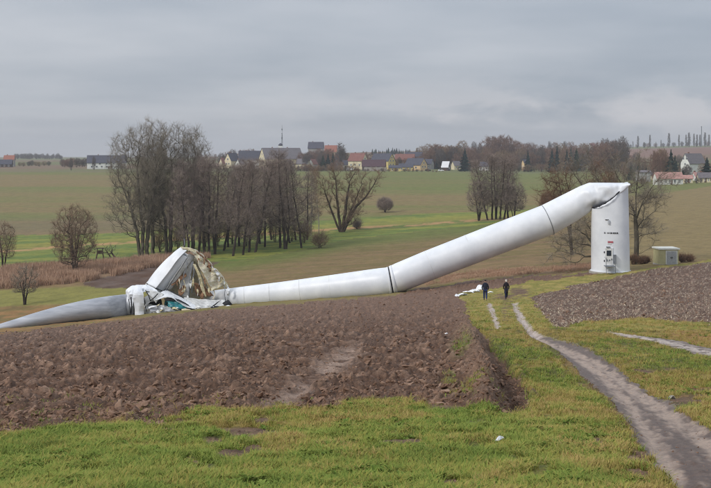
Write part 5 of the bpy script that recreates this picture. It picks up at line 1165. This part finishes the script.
def person(u, y, h, rz, female, label):
    k = h/1.78; root = empty('person', G(u, y), rz, label, 'person'); root.location.z = float(surf(u, root.location.y))+.0; root.scale = (k, k, k)
    st_ = -1 if female else 1
    # skeleton, walking away from the camera (+y is forward)
    hipw, shw = (.09, .17) if female else (.095, .20)
    fw = .16
    LK_, RK = (-hipw, fw*.75*st_, .50), (hipw, -.02*st_, .49); LA, RA = (-hipw, fw*st_, .09), (hipw, -fw*1.3*st_, .12)
    LS, RS = (-shw*.85, 0, 1.42), (shw*.85, 0, 1.42)
    LE, RE = (-shw-.07, -.09*st_-.02, 1.17), (shw+.07, .05*st_-.02, 1.17); LW, RW = (-shw-.05, -.04*st_+.04, .92), (shw+.05, .12*st_+.06, .92)
    V = [(0,0,.96),(0,0,1.15),(0,0,1.36),(0,0,1.50),(0,.01,1.56),(0,.02,1.68),(0,.02,1.745),LS,LE,LW,RS,RE,RW,(-hipw,0,.90),LK_,LA,(hipw,0,.90),RK,RA,(LA[0],LA[1]+.12,.05),(RA[0],RA[1]+.11,.05)]
    E = [(0,1),(1,2),(2,3),(3,4),(4,5),(5,6),(3,7),(7,8),(8,9),(3,10),(10,11),(11,12),(0,13),(13,14),(14,15),(0,16),(16,17),(17,18),(15,19),(18,20)]
    rad = [(.14,.10),(.125,.09),(.14,.10),(.07,.06),(.052,.055),(.075,.092),(.055,.068),.04,.038,.03,.04,.038,.03,.085,.058,.042,.085,.058,.042,.035,.035]
    # hands: palm and five fingers each
    for si, w_, e_ in ((-1, LW, LE), (1, RW, RE)):
        wi = 9 if si < 0 else 12; d = (Vector(w_)-Vector(e_)).normalized(); b = len(V); pal = Vector(w_)+d*.08; V.append(tuple(pal)); E.append((wi, b)); rad.append((.030,.018))
        for q, ln in enumerate((.055, .065, .06, .048)):
            f0 = pal+Vector((0, (q-1.5)*.018, 0)); V.append(tuple(f0+d*ln*.6)); V.append(tuple(f0+d*ln+Vector((-si*.015, 0, 0)))); E += [(b, len(V)-2), (len(V)-2, len(V)-1)]; rad += [.008, .007]
        V.append(tuple(Vector(w_)+d*.05+Vector((0, .04, 0)))); E.append((b, len(V)-1)); rad.append(.010)
    skin('body', V, E, rad, M_skin, root)
    def sub(ids, grow_, name, m, ov=None, extra=None):
        mp_ = {q: i for i, q in enumerate(ids)}; vv = [V[q] for q in ids]; rr_ = []
        for q in ids:
            r_ = rad[q]; r_ = r_ if hasattr(r_, '__len__') else (r_, r_); rr_.append((r_[0]+grow_, r_[1]+grow_))
        ee = [(mp_[a], mp_[b]) for a, b in E if a in mp_ and b in mp_]
        if ov:
            for q, r_ in ov.items(): rr_[mp_[q]] = r_
        if extra:
            for p_, frm, r_ in extra: vv.append(p_); ee.append((mp_[frm], len(vv)-1)); rr_.append(r_)
        return skin(name, vv, ee, rr_, m, root)
    sub([0,13,14,15,16,17,18], .022, 'trousers', M_dj if female else M_jean, {15: (.06,.062), 18: (.06,.062)})
    gm_ = M_coat if female else M_navy; gn = 'coat' if female else 'jacket'; kx = .9 if female else 1.0
    prof = ([(.56,.20,.17),(.70,.195,.16),(.88,.185,.15)] if female else [(.80,.185,.15),(.88,.188,.15)])+[(1.02,.18,.145),(1.18,.182,.14),(1.32,.205,.14),(1.42,.222,.13),(1.475,.20,.115),(1.515,.125,.10),(1.56,.075,.08),(1.585,.068,.074)]
    n_ = 24; VV_ = [(math.cos(6.2832*i/n_)*a*kx*(1+.015*math.sin(i*5+z*30)), math.sin(6.2832*i/n_)*b+(.0 if z < 1.45 else .005), z) for z, a, b in prof for i in range(n_)]
    gt = link(gn, pymesh(gn, VV_, [(r0*n_+i, r0*n_+(i+1) % n_, (r0+1)*n_+(i+1) % n_, (r0+1)*n_+i) for r0 in range(len(prof)-1) for i in range(n_)]), gm_, root, True)
    md = gt.modifiers.new('s', 'SOLIDIFY'); md.thickness = .015
    for a_, b_, c_ in ((LS, LE, LW), (RS, RE, RW)):
        a_, b_, c_ = Vector(a_), Vector(b_), Vector(c_); MB().tube([a_*.97+Vector((0,0,.0)), a_.lerp(b_, .12)+Vector((0,0,.0)), a_.lerp(b_, .5), b_, b_.lerp(c_, .5), b_.lerp(c_, .93)], [.05, .074, .066, .060, .054, .048], 12).build('sleeve', gm_, root, True)
    if female:
        if False: sub([0,1,2,3,7,8,9,10,11,12], .035, 'coat', M_coat, {0: (.175,.135), 1: (.155,.12), 2: (.18,.13), 3: (.13,.10)}, [((0,0,.72), 0, (.19,.15)), ((0,0,.60), 0, (.18,.14))])
        skin('hat', [(0,.02,1.66),(0,.02,1.72),(0,.01,1.79)], [(0,1),(1,2)], [(.10,.115),(.105,.12),(.075,.085)], M_wool, root)
        skin('hair', [(0,-.02,1.56),(0,-.02,1.64)], [(0,1)], [(.085,.08),(.095,.10)], M_wool, root)
    else:
        if False: sub([0,1,2,3,7,8,9,10,11,12], .035, 'jacket', M_navy, {0: (.18,.135), 1: (.17,.13), 2: (.19,.135), 3: (.14,.10)}, [((0,0,.86), 0, (.17,.13))])
        skin('collar', [(0,0,1.50),(0,.005,1.575)], [(0,1)], [(.10,.09),(.075,.075)], M_navy, root)
        skin('hair', [(0,-.005,1.65),(0,-.005,1.74),(0,.02,1.785)], [(0,1),(1,2)], [(.088,.092),(.085,.095),(.055,.065)], M_hair, root)
    # face on the far side: nose, ears
    skin('nose', [(0,.11,1.665),(0,.135,1.645)], [(0,1)], [.012,.016], M_skin, root)
    for si in (-1, 1): skin('ear', [(si*.082,.015,1.64),(si*.088,.01,1.68)], [(0,1)], [(.012,.02),(.012,.024)], M_skin, root); skin('eye', [(si*.032,.104,1.685),(si*.032,.108,1.685)], [(0,1)], [.012,.010], M_dark, root)
    skin('mouth', [(-.022,.106,1.615),(.022,.106,1.615)], [(0,1)], [.006,.006], M_red, root)
    for a in (LA, RA): skin('shoe', [(a[0],a[1]-.05,.055),(a[0],a[1]+.06,.05),(a[0],a[1]+.17,.04)], [(0,1),(1,2)], [(.05,.052),(.05,.045),(.045,.032)], M_shoe, root)
    return root
person(485.3, 300.2, 1.76, R(-4), False, 'man in a dark navy jacket and blue jeans walking away along the track')
person(506.2, 299.3, 1.66, R(6), True, 'woman in a black knee-length coat and white hat walking away along the track')

# ------------------------------------------------------------------ grass, weeds, clods and reeds (uncountable: scattered)
def blade_mesh(name, seed, n, h, spread, w, m, lean=.5, seg=2):
    g = np.random.RandomState(seed); V = []; Fs = []
    for k in range(n):
        a = g.rand()*6.283; r_ = spread*math.sqrt(g.rand()); x, y_ = math.cos(a)*r_, math.sin(a)*r_; hh_ = h*(.45+.75*g.rand()); b = g.rand()*6.283; ln = lean*(.3+g.rand())*hh_; ww = w*(.7+.6*g.rand())
        px_, py2 = -math.sin(b)*ww, math.cos(b)*ww; i = len(V)
        V += [(x-px_, y_-py2, -.01), (x+px_, y_+py2, -.01), (x+px_*.8+math.cos(b)*ln*.35, y_+py2*.8+math.sin(b)*ln*.35, hh_*.62), (x-px_*.8+math.cos(b)*ln*.35, y_-py2*.8+math.sin(b)*ln*.35, hh_*.62), (x+math.cos(b)*ln, y_+math.sin(b)*ln, hh_)]
        Fs += [(i, i+1, i+2, i+3), (i+3, i+2, i+4)]
    me = pymesh(name, V, Fs); me.materials.append(m); return me
def mat_leaf(name, cols, scale=.5):
    m, nt, b = mat_base(name, .75, .2); ge = N(nt, 'ShaderNodeNewGeometry'); a = N(nt, 'ShaderNodeTexNoise', i_Scale=scale, i_Detail=4.0); LK(nt, ge.outputs['Position'], a.inputs[0])
    oi = N(nt, 'ShaderNodeObjectInfo'); f = math_node(nt, 'MULTIPLY_ADD', oi.outputs['Random'], .5, math_node(nt, 'MULTIPLY_ADD', a.outputs[0], 1.2, -.35), clamp=True)
    LK(nt, ramp(nt, f, [(i/(len(cols)-1), lin(c)) for i, c in enumerate(cols)]), b.inputs['Base Color']); return m
L_green = mat_leaf('grass_green', [(84, 100, 42), (106, 124, 50), (130, 140, 62), (154, 144, 80)]); L_straw = mat_leaf('grass_straw', [(120, 112, 56), (150, 132, 72), (172, 150, 96), (158, 108, 66)])
L_olive = mat_leaf('grass_olive', [(104, 112, 48), (130, 128, 56), (150, 140, 70), (160, 140, 84)]); L_weed = mat_leaf('weed_leaf', [(84, 102, 42), (100, 120, 48), (124, 136, 64)], 2)
L_reed = mat_leaf('reed_straw', [(148, 118, 98), (174, 142, 118), (194, 164, 138)], .3); S_clod = mat_leaf('clod_earth', [(80, 58, 45), (106, 80, 63), (132, 105, 87), (156, 131, 112)], 3.0)
def clod_mesh(seed):
    bm = bmesh.new(); bmesh.ops.create_icosphere(bm, subdivisions=3, radius=1); r_ = random.Random(seed)
    for v in bm.verts:
        p = v.co.copy(); k = 1+.55*mnoise.noise(p*1.2+Vector((seed*5, 0, 0)))+.30*mnoise.noise(p*2.7+Vector((0, seed*3, 0)))+.2*mnoise.noise(p*6+Vector((seed, 0, 4))); v.co = Vector((p.x*1.25, p.y*.9, p.z*.5))*k
    me = bpy.data.meshes.new('clod'); bm.to_mesh(me); bm.free(); me.materials.append(S_clod); me.polygons.foreach_set('use_smooth', np.ones(len(me.polygons), bool)); return me
def scatter(name, meshes, pts, rots, scl, idx_, label=None, cat=None):
    lib = bpy.data.collections.new(name+'_kinds')
    for k, me in enumerate(meshes): o = bpy.data.objects.new('%s_kind_%02d' % (name, k), me); lib.objects.link(o)
    me = bpy.data.meshes.new(name); me.vertices.add(len(pts)); me.vertices.foreach_set('co', np.asarray(pts, np.float32).ravel())
    for an, ty, d in (('rot', 'FLOAT_VECTOR', rots), ('scl', 'FLOAT_VECTOR', scl)):
        a = me.attributes.new(an, ty, 'POINT'); a.data.foreach_set('vector', np.asarray(d, np.float32).ravel())
    a = me.attributes.new('kind_i', 'INT', 'POINT'); a.data.foreach_set('value', np.asarray(idx_, np.int32))
    o = bpy.data.objects.new(name, me); COL.objects.link(o); ng = bpy.data.node_groups.new(name, 'GeometryNodeTree')
    ng.interface.new_socket('Geometry', in_out='INPUT', socket_type='NodeSocketGeometry'); ng.interface.new_socket('Geometry', in_out='OUTPUT', socket_type='NodeSocketGeometry')
    gi = ng.nodes.new('NodeGroupInput'); go = ng.nodes.new('NodeGroupOutput'); ip = ng.nodes.new('GeometryNodeInstanceOnPoints'); ci = ng.nodes.new('GeometryNodeCollectionInfo')
    ci.inputs['Collection'].default_value = lib; ci.inputs['Separate Children'].default_value = True; ci.inputs['Reset Children'].default_value = True
    def at_(n_, ty):
        q = ng.nodes.new('GeometryNodeInputNamedAttribute'); q.data_type = ty; q.inputs[0].default_value = n_; return [s_ for s_ in q.outputs if s_.enabled][0]
    er = ng.nodes.new('FunctionNodeEulerToRotation'); ng.links.new(at_('rot', 'FLOAT_VECTOR'), er.inputs[0])
    ng.links.new(gi.outputs[0], ip.inputs['Points']); ng.links.new(ci.outputs[0], ip.inputs['Instance']); ip.inputs['Pick Instance'].default_value = True
    ng.links.new(at_('kind_i', 'INT'), ip.inputs['Instance Index']); ng.links.new(er.outputs[0], ip.inputs['Rotation']); ng.links.new(at_('scl', 'FLOAT_VECTOR'), ip.inputs['Scale']); ng.links.new(ip.outputs[0], go.inputs[0])
    md = o.modifiers.new('scatter', 'NODES'); md.node_group = ng; return tag(o, label, cat, None, 'stuff')
G_ = np.random.RandomState(77)
def samples(n, D0_, D1_, u0=-30, u1=742, power=1.0):
    """points spread over the land; density falls with distance"""
    t = G_.rand(n); D = 1/((1/D0_)*(1-t)+(1/D1_)*t) if power == 1 else D0_*(D1_/D0_)**t
    u = G_.uniform(u0, u1, n); return u, D
def pack(u, D, m, sink=0): 
    u, D = u[m], D[m]; return np.stack([xof(u, D), D, surf(u, D)-sink], 1), u, D
u, D = samples(210000, 9.2, 105); rg_, br, yy, gyv, trk = regat(u, D)
gapn = fbm(xof(u, D)/.45, D/.6, 3, 19)
keep = (rg_ == 0) & (gapn > -.30) & (br < .3) & (G_.rand(len(u)) > br*2) & ((trk > 1.12) | (yy < 330) | ((trk > .8) & (G_.rand(len(u)) < .35)))
# a few tufts also grow on the plough edge and the spoil ridge
extra = (rg_ == 1) & (((np.hypot((u-462)/10, (yy-350)/9) < 1) | (np.hypot((u-470)/16, (yy-395)/5) < 1) | (np.hypot((u-450)/7, (yy-382)/6) < 1)) & (G_.rand(len(u)) < .5))
near_edge = (rg_ == 1) & (yy > 398) & (G_.rand(len(u)) < .04)
pts, u, D = pack(u, D, keep | extra | near_edge); n = len(pts); gv = regat(u, D)[3]
kinds = [blade_mesh('tuft', 1, 12, .055, .07, .0036, L_green, 1.5), blade_mesh('tuft', 2, 10, .045, .09, .0042, L_green, 2.0), blade_mesh('tuft', 3, 11, .060, .07, .0030, L_straw, 1.4), blade_mesh('tuft', 4, 12, .052, .08, .0036, L_olive, 1.7), blade_mesh('tuft', 5, 8, .085, .05, .0028, L_straw, 1.0)]
q = G_.rand(n)+.07+.7*(gv-.42)+.35*np.clip(fbm(pts[:, 0]/1.1, pts[:, 1]/1.4, 3, 15), -.6, .6)+.30*np.clip(pn(pts[:, 0]/.35, pts[:, 1]/.45, 16), -.6, .6)+.10*(D > 45)+.12*(u > 560); ki = np.select([q < .36, q < .62, q < .92, q < 1.17], [0, 1, 3, 2], 4)
sc_ = (.7+.7*G_.rand(n))*(1+np.clip(D-16, 0, 90)*.017)
rot_ = np.stack([G_.normal(0, .18, n), G_.normal(0, .18, n), G_.rand(n)*6.283], 1)
scatter('grass_tufts', kinds, pts, rot_, np.stack([sc_, sc_, sc_*(1-np.clip(D-30, 0, 60)*.006)], 1), ki, 'short green and straw-coloured grass on the verge and foreground', 'grass')
# broad-leaved weeds
def weed(seed):
    g = np.random.RandomState(seed); V = []; Fs = []
    for k in range(9):
        a = k*.7+g.rand()*.4; l = .06+.03*g.rand(); w_ = .012+.006*g.rand(); z = .03+.04*g.rand(); i = len(V); c, s_ = math.cos(a), math.sin(a)
        V += [(0,0,0), (c*l*.5-s_*w_, s_*l*.5+c*w_, z), (c*l*.5, s_*l*.5, z*.8), (c*l*.5+s_*w_, s_*l*.5-c*w_, z), (c*l, s_*l, z*.9)]; Fs += [(i, i+2, i+1), (i, i+3, i+2), (i+1, i+2, i+4), (i+2, i+3, i+4)]
    me = pymesh('weed', V, Fs); me.materials.append(L_weed); return me
u, D = samples(14000, 9.5, 60); rg_, br, yy, gyv, trk = regat(u, D); clump_ = pn(xof(u, D)/1.7, D/2.4, 5)
m_ = (rg_ == 0) & (br < .4) & (trk > 1.2) & (clump_ > .05); pts, u, D = pack(u, D, m_); n = len(pts); sc_ = .5+.7*G_.rand(n)
scatter('weeds', [weed(1), weed(2)], pts, np.stack([G_.normal(0, .2, n), G_.normal(0, .2, n), G_.rand(n)*6.283], 1), np.stack([sc_]*3, 1), G_.randint(0, 2, n), 'broad-leaved green weeds scattered through the foreground grass', 'weeds')
# clods
u, D = samples(120000, 15, 140); rg_, br, yy, gyv, trk = regat(u, D); twv = np.exp(-(segdist(u, yy, [(262,412),(300,388),(318,372),(352,352)])/10)**2)
m_ = ((rg_ == 1) & (G_.rand(len(u)) > twv*.9)) | (rg_ == 2); m_ &= ~((np.abs(u-482) < 18) & (yy > 335) & (G_.rand(len(u)) < .5)); pts, u, D = pack(u, D, m_, .012); n = len(pts); sc_ = (.014+.070*G_.rand(n)**2.6*np.clip(.55+.9*fbm(pts[:, 0]/1.6, pts[:, 1]/2.2, 2, 33), .25, 1.3))*(1+np.clip(D-30, 0, 100)*.006)
scatter('soil_clods', [clod_mesh(k) for k in range(6)], pts, np.stack([G_.normal(0, .5, n), G_.normal(0, .5, n), G_.rand(n)*6.283], 1), np.stack([sc_*(1+.5*G_.rand(n)), sc_, sc_], 1), G_.randint(0, 6, n), 'loose brown clods lying on the ploughed earth', 'soil')
u, D = samples(13000, 30, 140, 500, 742); rg_, *_r = regat(u, D); pts, u, D = pack(u, D, rg_ == 2, -.03); n = len(pts); sc_ = .5+1.0*G_.rand(n)
L_stub = mat_leaf('stubble_straw', [(150, 132, 112), (186, 170, 146), (206, 192, 170)], 2)
scatter('straw_bits', [blade_mesh('straw', 31, 3, .04, .07, .010, L_stub, 3.5), blade_mesh('straw', 32, 2, .04, .12, .014, L_stub, 4)], pts, np.stack([G_.normal(0, .3, n), G_.normal(0, .3, n), G_.rand(n)*6.283], 1), np.stack([sc_]*3, 1), G_.randint(0, 2, n), 'pale bits of straw lying on the ploughed field on the right', 'straw')
# crumbs in the bare patches and along the track
u, D = samples(60000, 9.2, 70); rg_, br, yy, gyv, trk = regat(u, D)
m_ = ((rg_ == 0) & (br > .3)) | ((rg_ >= 8) & (G_.rand(len(u)) < .08)) | ((rg_ == 0) & (trk < 1.15) & (G_.rand(len(u)) < .35) & (yy > 340)); pts, u, D = pack(u, D, m_, .004); n = len(pts); sc_ = .004+.013*G_.rand(n)**2
scatter('mud_crumbs', [clod_mesh(k) for k in range(3)], pts, np.stack([G_.normal(0, .4, n), G_.normal(0, .4, n), G_.rand(n)*6.283], 1), np.stack([sc_*1.3, sc_, sc_], 1), G_.randint(0, 3, n), 'small mud crumbs on the track and bare patches', 'mud')
# reeds and rough grass strips in the valley and behind the walkers
u = G_.uniform(-40, 215, 60000); D = G_.uniform(175, 262, 60000); rg_, *_r = regat(u, D); cl_ = pn(xof(u, D)/5, D/6, 8); m_ = (rg_ == 5) & (cl_ > -.25)
pts, u, D = pack(u, D, m_); n = len(pts); sc_ = .7+.6*G_.rand(n)
rk = [blade_mesh('reed', 11, 14, 1.25, .35, .022, L_reed, .25), blade_mesh('reed', 12, 12, 1.0, .45, .024, L_reed, .4)]
scatter('reeds', rk, pts, np.stack([G_.normal(0, .1, n), G_.normal(0, .1, n), G_.rand(n)*6.283], 1), np.stack([sc_]*3, 1), G_.randint(0, 2, n), 'belt of dry pinkish-brown reeds across the valley on the left', 'reeds')
u = G_.uniform(425, 612, 16000); D = G_.uniform(118, 175, 16000); yy = yimg(u, D); pe_ = np.interp(u, [420, 470, 520, 560, 592, 612], [288, 280, 276.5, 274, 272, 272])
m_ = (yy < pe_-1.5) & (yy > pe_-8) & (pn(xof(u, D)/3, D/4, 9) > -.2); pts, u, D = pack(u, D, m_); n = len(pts); sc_ = .16+.26*G_.rand(n)
if n: scatter('rough_grass', rk, pts, np.stack([G_.normal(0, .2, n), G_.normal(0, .2, n), G_.rand(n)*6.283], 1), np.stack([sc_]*3, 1), G_.randint(0, 2, n), 'strip of rough reddish-brown grass behind the two walkers', 'rough grass')
